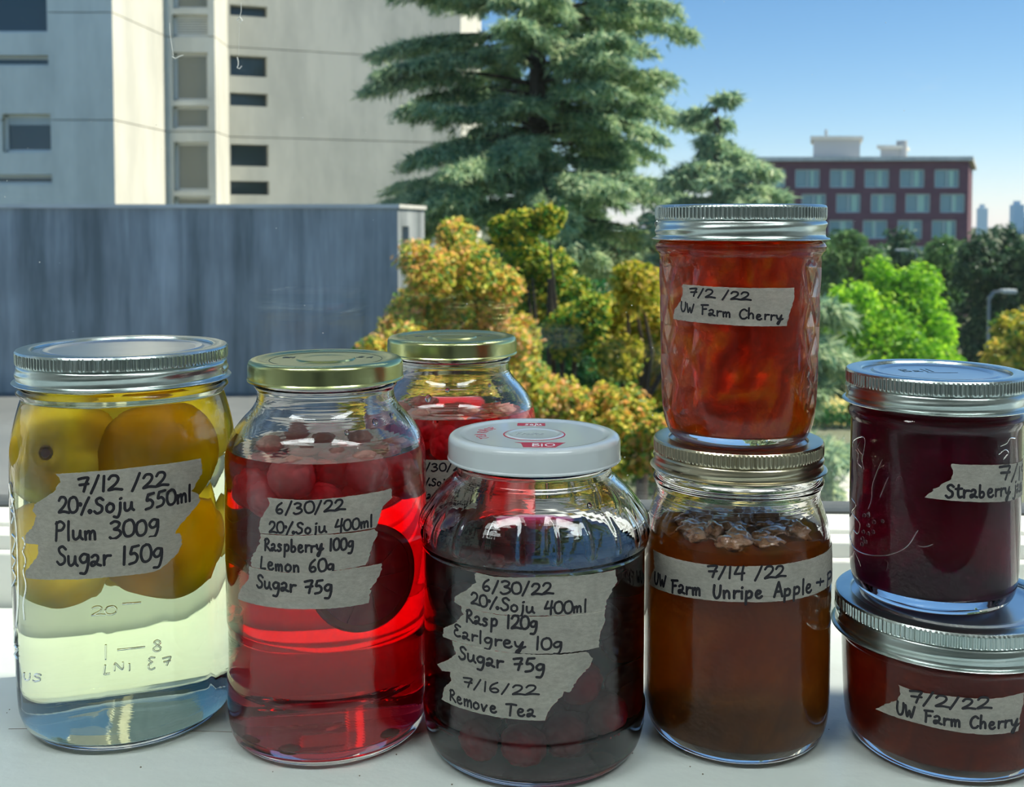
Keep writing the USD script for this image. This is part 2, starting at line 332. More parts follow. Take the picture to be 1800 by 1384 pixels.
def lug_lid(root, R, H, h, mat, step=.9):
    p = [(0, H - .55), (9.5, H - .55), (10.2, H - .35), (11, H - .2), (11.8, H - .35), (12.4, H - step), (R - 7.5, H - step), (R - 6, H - .5), (R - 5, H - .08), (R - 4.2, H), (R - 2.6, H), (R - 1.3, H - .35), (R - .45, H - 1.1), (R, H - 2.4), (R, H - h + 1.3), (R + .35, H - h + .7), (R + .2, H - h + .1), (R - .6, H - h), (R - .8, H - h + .9), (R - .8, H - 2.2), (R - 2.5, H - 1.5), (0, H - 1.6)]
    return obj('lug_lid', revolve(p, 160), mat, root, smooth=30)

# ------------------------------------------------------------------ handwriting on torn masking tape
G = {
 '0': [[(.30, .98), (.10, .85), (.02, .45), (.12, .08), (.32, .02), (.5, .2), (.54, .6), (.44, .92), (.28, .99)]],
 '1': [[(.12, 1.), (.10, .5), (.08, 0.)]],
 '2': [[(.04, .74), (.16, .95), (.38, .94), (.46, .72), (.34, .42), (.04, .06), (.10, .04), (.32, .09), (.62, .03)]],
 '3': [[(.06, .88), (.24, .98), (.44, .86), (.38, .64), (.2, .52), (.42, .44), (.5, .24), (.34, .04), (.12, -.04), (.0, .06)]],
 '4': [[(.22, .98), (.06, .46), (.1, .4), (.52, .48)], [(.48, 1.02), (.42, .5), (.40, -.06)]],
 '5': [[(.20, .94), (.12, .56), (.32, .58), (.46, .36), (.36, .08), (.06, -.02)], [(.2, .94), (.52, .99)]],
 '6': [[(.40, 1.), (.14, .7), (.04, .28), (.16, .03), (.36, .05), (.44, .26), (.3, .42), (.1, .3)]],
 '7': [[(.02, .86), (.26, .94), (.5, .95), (.4, .6), (.28, .02)], [(.08, .46), (.5, .54)]],
 '8': [[(.44, .84), (.26, .98), (.1, .82), (.26, .56), (.46, .3), (.34, .04), (.12, .06), (.06, .28), (.3, .54), (.46, .8)]],
 '9': [[(.44, .86), (.24, .98), (.06, .78), (.14, .56), (.34, .6), (.46, .88), (.42, .4), (.34, -.04)]],
 'g': [[(.44, .58), (.22, .62), (.05, .40), (.16, .18), (.36, .26), (.45, .58), (.44, .1), (.3, -.36), (.06, -.38)]],
 'q': [[(.44, .72), (.22, .78), (.05, .55), (.16, .32), (.36, .4), (.45, .72), (.44, .2), (.3, -.2), (.06, -.22)]],
 '/': [[(.36, 1.06), (.2, .5), (.0, -.12)]],
 '%': [[(.58, 1.0), (.36, .5), (.14, -.1)], [(.02, .52), (.10, .50), (.12, .60), (.04, .62), (.02, .52)], [(.56, .10), (.62, .0), (.70, .10), (.62, .18), (.56, .10)]],
 '.': [[(.02, .04), (.05, .02)]],
 '+': [[(.0, .42), (.42, .48)], [(.22, .7), (.2, .18)]],
 'S': [[(.50, .86), (.32, 1.), (.12, .86), (.18, .62), (.42, .42), (.40, .12), (.16, -.02), (.0, .12)]],
 'o': [[(.22, .56), (.06, .4), (.06, .12), (.24, .02), (.40, .2), (.38, .46), (.2, .57)]],
 'j': [[(.16, .55), (.14, .05), (.02, -.34), (-.18, -.30)], [(.16, .80), (.21, .84)]],
 'u': [[(.04, .55), (.05, .14), (.18, .02), (.36, .2), (.42, .55)], [(.42, .55), (.43, .18), (.54, .03)]],
 'm': [[(.04, .52), (.06, .02)], [(.06, .32), (.2, .54), (.28, .44), (.28, .04)], [(.28, .34), (.42, .55), (.52, .44), (.54, .02)]],
 'l': [[(.1, 1.06), (.08, .5), (.08, .0)]],
 'P': [[(.06, .95), (.04, .4), (.0, -.1)], [(.02, .86), (.26, 1.), (.46, .82), (.34, .54), (.06, .46)]],
 'p': [[(.06, .56), (.05, .1), (.02, -.40)], [(.05, .4), (.24, .58), (.4, .44), (.34, .12), (.06, .06)]],
 'R': [[(.08, .95), (.06, .4), (.04, .0)], [(.02, .84), (.26, 1.), (.44, .8), (.3, .56), (.08, .48), (.28, .3), (.56, .02)]],
 'a': [[(.06, .50), (.2, .61), (.34, .54), (.34, .34), (.18, .08), (.04, .04), (.04, .2), (.2, .24), (.34, .1), (.48, .04)]],
 's': [[(.34, .52), (.16, .58), (.08, .42), (.28, .28), (.3, .1), (.12, .0), (.0, .08)]],
 'b': [[(.06, 1.0), (.05, .5), (.06, .06), (.28, .04), (.38, .26), (.26, .46), (.06, .34)]],
 'e': [[(.06, .3), (.3, .38), (.34, .54), (.16, .6), (.04, .36), (.1, .08), (.3, .02), (.44, .14)]],
 'r': [[(.06, .56), (.06, .04)], [(.06, .3), (.18, .52), (.38, .54)]],
 'y': [[(.02, .56), (.08, .26), (.24, .2), (.4, .54)], [(.44, .60), (.36, .1), (.2, -.34), (.08, -.3), (.2, -.06), (.56, .22)]],
 'L': [[(.12, 1.02), (.06, .5), (.04, .04), (.22, .03), (.42, .06)]],
 'n': [[(.04, .54), (.06, .02)], [(.05, .32), (.22, .55), (.36, .42), (.38, .02)]],
 'E': [[(.46, .9), (.2, .98), (.08, .78), (.28, .56), (.08, .44), (.04, .16), (.22, .0), (.46, .1)]],
 'T': [[(-.02, .92), (.3, .96), (.62, .92)], [(.3, .96), (.26, .5), (.22, .0)]],
 'v': [[(.02, .56), (.16, .04), (.26, .3), (.4, .58)]],
 'U': [[(.06, .98), (.02, .4), (.14, .04), (.34, .12), (.44, .5), (.46, .98)]],
 'W': [[(.02, .94), (.12, .05), (.3, .56), (.42, .05), (.66, .98)]],
 'F': [[(.1, .94), (.1, .5), (.08, .0)], [(.0, .92), (.3, .96), (.54, .99)], [(.1, .52), (.4, .58)]],
 'C': [[(.54, .86), (.34, 1.), (.1, .76), (.03, .36), (.18, .04), (.42, .06), (.54, .2)]],
 'h': [[(.08, 1.04), (.06, .5), (.06, .02)], [(.06, .3), (.22, .54), (.36, .42), (.38, .04)]],
 'A': [[(.02, .0), (.26, .98), (.32, .98), (.52, .02)], [(.1, .38), (.46, .4)]],
 'i': [[(.06, .55), (.06, .04)], [(.07, .80), (.09, .84)]],
 't': [[(.18, .9), (.14, .3), (.22, .04), (.38, .08)], [(.0, .62), (.38, .66)]],
 'x': [[(.02, .56), (.36, .02)], [(.36, .58), (.0, .0)]],
 'B': [[(.06, .96), (.04, .0)], [(.04, .9), (.3, 1.), (.42, .8), (.08, .52), (.42, .42), (.44, .12), (.04, .02)]],
 'O': [[(.3, .98), (.06, .7), (.08, .2), (.34, .02), (.6, .3), (.58, .76), (.3, .98)]],
 'Z': [[(.02, .92), (.54, .95), (.02, .05), (.58, .04)]],
 'N': [[(.04, .0), (.08, .95), (.5, .05), (.54, .98)]], 'I': [[(.06, .95), (.06, .02)]],
 '-': [[(.0, .4), (.9, .4)]],
}
NARROW = {'1': .22, '/': .42, 'l': .22, '.': .16, 'i': .2, 'j': .28, ' ': .42, 'r': .40, 'I': .2, 'm': .66, 'W': .74, 't': .40, 'T': .62, 'F': .52, '%': .78, 'R': .58, '-': 1.0}
def spline(pts, n=7):
    p = np.asarray(pts, float)
    if len(p) < 3: return p
    q = np.vstack([2 * p[0] - p[1], p, 2 * p[-1] - p[-2]]); out = []
    for k in range(1, len(q) - 2):
        a, b, c, d = q[k - 1:k + 3]
        for t in np.linspace(0, 1, n, endpoint=False):
            out.append(.5 * (2 * b + (c - a) * t + (2 * a - 5 * b + 4 * c - d) * t * t + (3 * b - a - 3 * c + d) * t ** 3))
    return np.vstack(out + [p[-1]])
def text_strokes(text, jitter=.02, seed=0):
    r = np.random.default_rng(seed); x, out = 0., []
    for ch in text:
        if ch in G:
            dy, sc = r.normal() * jitter, 1 + r.normal() * .04
            for s in G[ch]:
                out.append(spline(np.asarray(s) * [sc, sc] + [x, dy]))
        x += NARROW.get(ch, .54) + .08
    return out, x - .1
def to_surface(j, px, py, r=None):          # the point of a jar's wall that a pixel shows, as (arc length, height, angle)
    d = ray(px, py); h = d[:2]; n = np.linalg.norm(h); u = h / n
    c = j.loc[:2] - EYE[:2]
    tc = (c @ u) / n; perp = c[0] * u[1] - c[1] * u[0]
    z = EYE[2] + d[2] * tc - j.loc[2]
    for _ in range(4):
        R = j.r_at(np.clip(z / MM, 3, 300)) * MM
        k = max(R * R - perp * perp, 0.)
        t = tc - math.sqrt(k) / n
        z = EYE[2] + d[2] * t - j.loc[2]
    p = EYE + d * t
    q = p[:2] - j.loc[:2]
    return math.atan2(q[0], -q[1]), z, abs(perp) >= R * .999   # angle 0 faces -y, grows to +x
def wrap(mesh, j, off, R0):                 # flat (s, z, thickness) -> round the wall
    v = np.array(mesh.vertices)
    a = v[:, 0] / R0
    r = j.r_at(v[:, 1] / MM) * MM + off + v[:, 2]
    m = mesh.copy()
    m.vertices = np.stack([r * np.sin(a), -r * np.cos(a), v[:, 1]], 1)
    if np.linalg.det([[1, 0, 0], [0, 0, 1], [0, 1, 0]]) < 0: m.invert()
    return m
def tape(j, crop, poly, lines, seed=0, extra=.45, off=.00015, label=None):
    ox, oy, sc = crop
    pts = []
    R0 = None
    for x, y in poly:
        a, z, miss = to_surface(j, ox + x / sc, oy + y / sc)
        if R0 is None: R0 = j.r_at(z / MM) * MM
        if miss: a += extra if a > 0 else -extra
        pts.append((a * R0, z))
    g = Polygon(pts).buffer(0).segmentize(.0009)
    rg = np.random.default_rng(seed + 100)
    c = np.array(g.exterior.coords)[:-1]
    t = np.roll(c, -1, 0) - np.roll(c, 1, 0)
    steep = np.abs(t[:, 1]) > .6 * np.abs(t[:, 0])
    c += np.stack([rg.normal(size=len(c)) * .00022 * steep, rg.normal(size=len(c)) * .00006], 1)
    g = Polygon(c).buffer(0)
    if g.geom_type != 'Polygon': g = max(g.geoms, key=lambda q: q.area)
    def sheet(g, th, edge):
        m = trimesh.creation.extrude_polygon(g, th, engine='earcut')
        v, f = trimesh.remesh.subdivide_to_size(m.vertices, m.faces, edge, max_iter=12)
        return trimesh.Trimesh(v, f)
    tp = obj('label_tape', wrap(sheet(g, .00012, .0035), j, off, R0), TAPE, j.root, smooth=40, label=label or 'strip of torn masking tape with handwriting')
    strokes = []
    for k, (text, (xa, ya), (xb, yb), cap, *rest) in enumerate(lines):
        (a0, z0, _), (a1, z1, _) = to_surface(j, ox + xa / sc, oy + ya / sc), to_surface(j, ox + xb / sc, oy + yb / sc)
        st, full = text_strokes(text, seed=seed * 10 + k)
        span = text_strokes(rest[0], seed=0)[1] if rest else full
        hgt = cap / sc * (np.linalg.norm(j.loc - EYE) - .03) / F
        s0, s1 = a0 * R0, a1 * R0
        for s in st:
            u = s[:, 0] / span
            line = np.stack([s0 + (s1 - s0) * u, z0 + (z1 - z0) * u + s[:, 1] * hgt], 1)
            strokes.append(LineString(line).buffer(.00048 * min(1.15, max(.75, hgt / .005)), 4))
    if strokes:
        ink = unary_union(strokes)
        ms = [sheet(q, .00005, .0015) for q in getattr(ink, 'geoms', [ink])]
        obj('handwriting', wrap(cat(ms), j, off + .00013, R0), INK, tp, smooth=40, label='black marker handwriting')
    return tp
def emboss(j, lines, mat=GLASS):            # raised lettering moulded into the glass: (text, pixel start, pixel end, cap px, mirrored)
    strokes = []
    for text, (xa, ya), (xb, yb), cap, *back in lines:
        (a0, z0, _), (a1, z1, _) = to_surface(j, xa, ya), to_surface(j, xb, yb)
        R0 = j.r_at(z0 / MM) * MM
        st, full = text_strokes(text, 0, 1)
        for s in st:
            u = s[:, 0] / full
            strokes.append((np.stack([(a0 + (a1 - a0) * u), z0 + (z1 - z0) * u + s[:, 1] * cap * .43 / F], 1)))
    ms = []
    for s in strokes:
        r = j.r_at(s[:, 1] / MM) * MM - .00005
        ms.append(tube(np.stack([r * np.sin(s[:, 0]), -r * np.cos(s[:, 0]), s[:, 1]], 1), .00042, 6))
    return obj('embossed_lettering', cat(ms), mat, j.root, smooth=60, label='raised lettering moulded in the glass', kind='stuff')

# ------------------------------------------------------------------ the jars
C1, C2, C3, C4, C5 = (.3455, 0, 0), (0, 0, 0), (0, 0, 0), (0, 0, 0), (0, 0, 0)
# 1. tall wide-mouth jar: yellow plums in clear liquor
def panels(R, Z, A):
    k = np.clip((Z - 12) / 10, 0, 1) * np.clip((118 - Z) / 10, 0, 1)
    g = np.exp(-((np.mod(A + np.pi / 2 + .35, np.pi / 3) - np.pi / 6) / .035) ** 2)
    return R - .55 * k * g + .25 * k * np.cos(6 * (A + np.pi / 2 + .35))
plum_jar = make_jar('mason_jar', 'tall wide-mouth glass jar of yellow plums in clear liquor, far left', [(36, 0), (40, 1.4), (43, 5), (44.6, 10), (45.2, 20), (45.6, 32), (46.2, 60), (46.6, 100), (46.4, 114), (45.6, 124), (44, 132), (42.4, 138), (41.6, 141), (42.6, 142.4), (43.6, 143.8), (42.8, 145.4), (41.4, 146.4), (41, 150), (41, 159.2)], (-.1830, .4618, 0), wall=2.7, mod=panels)
mason_ring(plum_jar.root, 43.6, 161.5, 14.2, SILVER, n_k=150)
K1, K2 = (0, 560, 3.46), (0, 940, 3.46)
tape(plum_jar, K1, [(345, 945), (560, 930), (900, 895), (1220, 850), (1228, 945), (1190, 1000), (1165, 1060), (1205, 1072), (1190, 1105), (900, 1130), (600, 1160), (330, 1180), (330, 1060), (345, 1030), (370, 985)], [('7/12 /22', (478, 1050), (1010, 1015), 75)], 1)
tape(plum_jar, K1, [(330, 1055), (600, 1085), (900, 1085), (1165, 1050), (1205, 1070), (1215, 1110), (1150, 1190), (1080, 1270), (1060, 1310), (1090, 1325), (600, 1365), (155, 1365), (160, 1320), (210, 1260), (225, 1200), (205, 1165), (215, 1130)], [('20%Soju 550ml', (360, 1180), (1160, 1105), 80), ('Plum 300q', (345, 1340), (965, 1300), 85)], 2, off=.0003)
tape(plum_jar, K2, [(240, 45), (650, 30), (1090, -10), (1105, 30), (1080, 110), (970, 210), (930, 225), (650, 258), (400, 270), (165, 262), (160, 225), (210, 165), (240, 120)], [('Sugar 150g', (355, 180), (985, 150), 90)], 3, off=.00045)
emboss(plum_jar, [('20', (160, 1083), (205, 1080), 16), ('-', (215, 1067), (250, 1064), 12), ('1', (184, 1160), (188, 1160), 26), ('-', (206, 1147), (258, 1141), 10), ('8', (268, 1146), (284, 1145), 20), ('US', (42, 1196), (75, 1198), 14), ('L', (182, 1186), (196, 1185), 16), ('N', (200, 1180), (215, 1178), 14), ('I', (226, 1180), (230, 1180), 14), ('E', (260, 1178), (274, 1176), 22), ('7', (284, 1172), (300, 1170), 16)])
VINE = [[(17, 850), (20, 875), (26, 900), (30, 935), (32, 985), (33, 1040), (30, 1090), (26, 1130)], [(20, 870), (24, 880), (20, 895), (25, 905), (21, 920)], [(22, 940), (28, 950), (22, 975), (28, 985), (23, 1000), (28, 1015), (22, 1030)], [(40, 945), (45, 955), (41, 970), (46, 985), (42, 1005), (47, 1030), (42, 1060), (44, 1090)], [(26, 1135), (31, 1142), (26, 1150), (31, 1158)]]
def wall_curve(j, lists, r=.0005, name='embossed_ornament'):
    ms = []
    for L in lists:
        q = spline(L, 5); pts = []
        for px, py in q:
            a, z, _ = to_surface(j, px, py); R = j.r_at(z / MM) * MM
            pts.append((R * math.sin(a), -R * math.cos(a), z))
        ms.append(tube(pts, r, 6))
    obj(name, cat(ms), GLASS, j.root, smooth=60, label='raised ornament moulded in the glass', kind='stuff')
wall_curve(plum_jar, VINE)
liq = contents(plum_jar, 147., 'plum_liquor', 'clear pale liquor filling the plum jar', 'liquor', liquid('clear_liquor', (2.2, .9, 5.5), 1.35))
# 2, 3. tall jars with gold lug lids: raspberry liquor
RP = [(34.5, 0), (38, 1.2), (40.4, 4), (41.4, 9), (41.8, 16), (41.9, 25), (41.5, 27.4), (41.2, 29), (41.2, 46), (41.5, 48), (41.8, 50), (42, 70), (42, 105), (41.8, 117), (40.8, 122.5), (38.4, 128), (34.6, 133), (30.6, 137.4), (28.6, 141.5), (28.4, 144.5), (29.4, 146.2), (29.8, 147.2), (29.2, 148.4), (28.9, 150), (28.9, 156.3)]
def scallop(R, Z, A):                       # the little notches round the foot
    return R - .5 * (Z < 1.0) * (.5 + .5 * np.sign(np.cos(A * 70)))
rasp = make_jar('glass_jar', 'front tall jar of clear red raspberry liquor with gold lid', RP, (-.0927, .4512, 0), floor_t=6.8, wall=2.5, mod=scallop, n=280)
lug_lid(rasp.root, 32.3, 158, 9.0, GOLD)
rear = make_jar('glass_jar', 'rear raspberry liquor jar with gold lid, half hidden behind the white-lidded jar', RP, (-.0470, .5392, 0), floor_t=6.8, wall=2.5, mod=scallop, n=280)
lug_lid(rear.root, 32.3, 158, 9.0, GOLD)
RED = liquid('red_liquor', (.3, 120., 95.), 1.35)
contents(rasp, 121, 'raspberry_liquor', 'bright red raspberry liquor in the front gold-lidded jar', 'liquor', RED)
contents(rear, 122, 'raspberry_liquor', 'red raspberry liquor in the rear gold-lidded jar', 'liquor', RED)
K3, K4 = (380, 590, 3.46), (380, 960, 3.46)
tape(rasp, K3, [(310, 985), (560, 1000), (820, 975), (1060, 932), (1068, 985), (1010, 1040), (990, 1110), (965, 1170), (900, 1180), (600, 1210), (270, 1200), (258, 1170), (270, 1120), (310, 1060), (330, 1020)], [('6/30/22', (365, 1080), (775, 1060), 60), ('20%Soju 400ml', (325, 1195), (950, 1160), 60)], 4)
tape(rasp, K3, [(275, 1205), (620, 1212), (960, 1178), (980, 1205), (950, 1270), (920, 1370), (905, 1395), (560, 1445), (220, 1405), (215, 1370), (235, 1320), (270, 1265)], [('Raspberry 100g', (300, 1305), (835, 1290), 65), ('Lemon 60g', (275, 1415), (720, 1430), 65)], 5, off=.0003)
tape(rasp, K4, [(205, 122), (420, 160), (640, 158), (850, 130), (1000, 105), (1003, 150), (970, 210), (935, 260), (925, 345), (760, 372), (560, 382), (350, 372), (140, 320), (140, 295), (170, 240), (205, 200)], [('Sugar 75g', (255, 245), (705, 285), 70)], 6, off=.00045)
K5 = (660, 570, 3.46)
tape(rear, K5, [(230, 815), (330, 825), (480, 827), (620, 810), (600, 900), (600, 1100), (380, 1100), (230, 1080), (240, 950)], [('6/30/22', (262, 893), (560, 885), 45), ('20%Soju 400ml', (235, 978), (640, 968), 42), ('Raspberry 100g', (290, 1060), (640, 1055), 45)], 7)
# 4. squat round jar with white lid: dark raspberry and tea liquor
def ribs(R, Z, A):
    k = np.clip((Z - 88) / 3, 0, 1) * np.clip((104 - Z) / 5, 0, 1)
    return R + .55 * k * np.exp(-((np.mod(A + .1, np.pi / 11) - np.pi / 22) / .022) ** 2)
dark = make_jar('glass_jar', 'wide jar of dark purple liquor with white lid and four tape strips', [(37, 0), (40.5, 1.2), (43.4, 4.5), (45, 10), (45.7, 16), (45.9, 18.5), (45.3, 20), (45.1, 22), (45.2, 50), (45.3, 80), (45.4, 83), (46.4, 85), (47.1, 88), (47.2, 91), (46.5, 95), (43.6, 100), (38.9, 106), (34, 110.6), (31.8, 113), (31.6, 115.4), (32.5, 116.6), (32.2, 118), (31.7, 119.5), (31.7, 126.8)], (-.0047, .4403, 0), wall=2.6, mod=ribs, n=360)
lid = lug_lid(dark.root, 35.3, 128.5, 10.2, ENAMEL, step=.7)
contents(dark, 83, 'raspberry_tea_liquor', 'dark purple raspberry tea liquor in the white-lidded jar', 'liquor', liquid('dark_liquor', (75., 400., 210.), 1.35))
K6 = (720, 960, 3.264)
tape(dark, K6, [(378, 150), (500, 178), (800, 175), (1175, 138), (1192, 200), (1160, 250), (1130, 310), (1120, 372), (800, 398), (500, 390), (290, 340), (258, 320), (262, 290), (330, 250), (380, 210)], [('6/30/22', (420, 255), (815, 275), 60), ('20%Soju 400ml', (355, 330), (1015, 375), 60)], 8)
tape(dark, K6, [(297, 342), (500, 392), (820, 400), (1115, 370), (1118, 420), (1090, 500), (1082, 580), (900, 610), (600, 612), (370, 575), (250, 540), (195, 520), (200, 470), (270, 440), (310, 390)], [('Rasp 120g', (330, 435), (735, 475), 65), ('Earlgrey 10g', (260, 510), (875, 590), 60)], 9, off=.0003)
tape(dark, K6, [(248, 540), (400, 582), (620, 615), (850, 620), (1010, 605), (1050, 640), (1030, 690), (960, 760), (915, 838), (700, 790), (240, 720), (195, 715), (165, 678), (230, 650), (270, 620)], [('Sugar 75g', (290, 640), (775, 720), 65)], 10, off=.00045)
tape(dark, K6, [(240, 700), (400, 745), (600, 775), (850, 775), (885, 800), (880, 850), (830, 900), (790, 950), (780, 998), (600, 990), (400, 955), (195, 880), (205, 815), (245, 770)], [('7/16/22', (315, 800), (730, 850), 50), ('Remove Tea', (240, 880), (720, 975), 60)], 11, off=.0006)
# 5. pint jar of apple jam with champagne ring, cherry jar on top
apple = make_jar('mason_jar', 'pint jar of brown apple jam with champagne ring, under the cherry jar', [(29, 0), (33, 1.2), (36, 4.5), (37.6, 9.5), (38.3, 17), (38.5, 30), (38.4, 76), (38.0, 84), (36.9, 91), (34.9, 97.5), (33.6, 101.5), (33.8, 104.5), (34.8, 106.6), (35.2, 108.2), (34.4, 109.8), (33.2, 111), (32.8, 114), (32.8, 122.8)], (.0805, .4526, 0), floor_t=6.8, wall=2.7)
mason_ring(apple.root, 35.0, 125, 12.4, BRASSY, n_k=124)
K8 = (1120, 720, 2.0843)
APPLE = jam('apple_jam', [(.3, (.075, .020, .002)), (.55, (.15, .045, .005)), (.75, (.26, .10, .012))], .7, (9., 48., 190.), scale=50., rough=.5)
contents(apple, 86, 'apple_jam', 'lumpy brown apple jam in the pint jar', 'jam', APPLE, lumps=9., seed=3)
tape(apple, K8, [(62, 515), (200, 560), (400, 575), (600, 555), (690, 522), (760, 500), (760, 635), (690, 655), (600, 690), (400, 705), (200, 690), (45, 640), (65, 580)], [('7/14 /22', (258, 612), (538, 612), 38), ('UW', (66, 638), (110, 655), 42), ('Farm', (128, 668), (235, 682), 44), ('Unripe', (280, 690), (462, 690), 44), ('Apple', (500, 686), (638, 668), 44), ('+Plum', (655, 650), (718, 632), 44, '+Pl')], 12)
def quilt(R, Z, A):                         # pressed diamonds, with a smooth oval panel in front
    k = np.clip((Z - 12) / 4, 0, 1) * np.clip((76 - Z) / 3, 0, 1)
    a = np.mod(A + np.pi / 2 + np.pi, 2 * np.pi) - np.pi
    k = k * np.clip((np.abs(a) - .62) / .10, 0, 1)
    u, v = A * 16 / (2 * np.pi), (Z - 12) / 24.
    d1, d2 = np.abs(np.mod(u + v, 1) - .5) * 2, np.abs(np.mod(u - v, 1) - .5) * 2
    e = np.minimum(1 - d1, 1 - d2)
    return R - 2.2 * k * np.clip(e, 0, 1)
cherry = make_jar('mason_jar', 'half-pint quilted jar of orange cherry jam stacked on the apple jar', [(24.5, 0), (27.2, 1.0), (29.2, 4), (30.6, 8.5), (31.5, 14), (32.2, 30), (32.8, 60), (33.1, 74), (33.0, 76.2), (33.4, 77.2), (34.6, 78.6), (34.9, 80.2), (34.2, 81.6), (32.8, 82.6), (32.4, 85), (32.4, 95)], (.0805, .4526, .1247), floor_t=5.0, wall=3.1, mod=quilt, n=384, step=.8, smooth=16)
mason_ring(cherry.root, 35.0, 97.3, 14.4, SILVER, n_k=124)
K7 = (1120, 330, 2.944)
CHERRY = jam('cherry_jam', [(.32, (.20, .002, .001)), (.45, (.60, .016, .0015)), (.54, (.90, .08, .003)), (.66, (1., .34, .014))], .30, (2., 60., 280.), scale=62., rough=.3, lump=1.)
contents(cherry, 84, 'cherry_jam', 'glowing orange-red cherry jam in the quilted jar', 'jam', CHERRY)
tape(cherry, K7, [(237, 500), (330, 508), (600, 520), (810, 518), (812, 570), (790, 640), (770, 716), (600, 718), (400, 705), (190, 680), (195, 640), (225, 590), (240, 550)], [('7/2 /22', (275, 560), (580, 582), 40), ('UW Farm Cherry', (230, 640), (750, 690), 48)], 13)
# 6. squat wide jar of cherry jam with the strawberry jar on top
squat = make_jar('mason_jar', 'low wide-mouth jar of brown cherry jam under the strawberry jar', [(31, 0), (35, 1.0), (38.2, 4.5), (39.8, 9), (40.6, 16), (41.2, 28), (41.6, 38), (41.8, 43.4), (42.6, 44.6), (42.8, 45.6), (42.0, 47), (41.0, 48), (41, 60)], (.1655, .4440, 0), floor_t=6.8, wall=2.6)
mason_ring(squat.root, 44.6, 62, 14.4, SILVER, n_k=150)
K9, K10 = (1440, 600, 3.46), (1440, 980, 3.425)
contents(squat, 50, 'cherry_jam', 'brown-red cherry jam in the low wide jar', 'jam', jam('dark_cherry_jam', [(.3, (.11, .006, .003)), (.55, (.19, .018, .006)), (.75, (.30, .045, .012))], .75, (14., 90., 220.), scale=60., rough=.45))
tape(squat, K10, [(480, 768), (560, 800), (800, 838), (1050, 850), (1225, 815), (1228, 880), (1205, 960), (1195, 1045), (1000, 1068), (800, 1045), (600, 1000), (340, 912), (400, 885), (470, 860), (490, 820)], [('7/2/22', (545, 865), (1020, 910), 60), ('UW Farm Cherry', (470, 940), (1190, 1020), 65)], 14)
straw = make_jar('mason_jar', 'half-pint jar of dark strawberry jam stacked on the low jar', [(25.5, 0), (28.6, 1.0), (31, 4), (32.2, 8.5), (32.7, 15), (32.9, 40), (32.8, 70), (32.9, 72), (33.8, 73.8), (34.2, 75.4), (33.4, 77), (32.6, 78), (32.4, 80), (32.4, 91)], (.1595, .4458, .0617), floor_t=6.8, wall=2.5)
sd = mason_ring(straw.root, 35.2, 93, 13.4, SILVER, n_k=124)
contents(straw, 80, 'strawberry_jam', 'dark crimson strawberry jam in the upper right jar', 'jam', jam('strawberry_jam', [(.3, (.026, .001, .009)), (.55, (.065, .002, .020)), (.75, (.17, .004, .04))], .55, (36., 260., 110.), scale=70., rough=.4))
tape(straw, K9, [(800, 745), (1000, 752), (1150, 748), (1300, 735), (1300, 940), (1120, 975), (900, 975), (640, 950), (700, 900), (800, 840), (815, 800)], [('7/19/22', (1090, 840), (1240, 832), 75, '7/19'), ('Straberry jam', (770, 945), (1155, 935), 72, 'Straberry')], 15)
def cr(c, pts): return [(c[0] + x / c[2], c[1] + y / c[2]) for x, y in pts]
wall_curve(straw, [cr(K9, [(205, 640), (215, 600), (260, 582), (280, 600), (275, 660), (262, 720), (275, 780)]), cr(K9, [(225, 660), (240, 690), (235, 740), (262, 770)]), cr(K9, [(250, 610), (235, 650), (262, 690)]),
                   cr(K9, [(385, 720), (350, 800), (325, 880), (320, 960), (300, 1020)]), cr(K9, [(420, 830), (390, 900), (370, 950)]), cr(K9, [(200, 960), (225, 1000), (200, 1040), (235, 1090), (250, 1120), (235, 1170), (210, 1150)]),
                   cr(K9, [(185, 1180), (215, 1260), (300, 1300), (420, 1300), (530, 1250), (600, 1150)]), cr(K9, [(215, 1280), (240, 1330), (255, 1370)]),
                   cr(K9, [(470, 850), (480, 825), (500, 825), (510, 845)]), cr(K9, [(600, 1240), (640, 1250), (690, 1235)]), cr(K9, [(1100, 640), (1140, 620), (1160, 590), (1190, 590)]), cr(K9, [(1090, 690), (1130, 660), (1150, 680), (1120, 720)]), cr(K9, [(400, 1330), (420, 1350), (410, 1400)])], .00026)
dots = []
for x, y in [(275, 1060), (300, 1060), (335, 1100), (300, 1120), (270, 1160), (300, 1170), (265, 1200), (285, 1220), (385, 1095), (300, 1050), (262, 1235), (330, 1160)]:
    a, z, _ = to_surface(straw, *cr(K9, [(x, y)])[0]); R = straw.r_at(z / MM) * MM
    s = trimesh.creation.icosphere(1, .0008); s.apply_translation((R * math.sin(a), -R * math.cos(a), z)); dots.append(s)
obj('embossed_dots', cat(dots), GLASS, straw.root, smooth=60, label='raised dots moulded in the glass', kind='stuff')

# prints on the lids
def lid_print(parent, strokes, z, r, mat, name='print', fill=()):
    g = unary_union([LineString(s).buffer(r, 4) for s in strokes] + [Polygon(p) for p in fill])
    ms = []
    for q in getattr(g, 'geoms', [g]):
        m = trimesh.creation.extrude_polygon(q, .00006, engine='earcut'); m.apply_translation((0, 0, z)); ms.append(m)
    return obj(name, cat(ms), mat, parent, smooth=False, kind='stuff')
def flat_text(text, x, y, h, rot=0., squeeze=1.):
    c, s = math.cos(rot), math.sin(rot)
    return [np.stack([x + h * (c * q[:, 0] * squeeze - s * q[:, 1]), y + h * (s * q[:, 0] * squeeze + c * q[:, 1])], 1) for q in text_strokes(text, 0, 2)[0]]
def circle(cx, cy, rx, ry=None, n=48): return [(cx + rx * math.cos(t), cy + (ry or rx) * math.sin(t)) for t in np.linspace(0, 2 * np.pi, n + 1)]
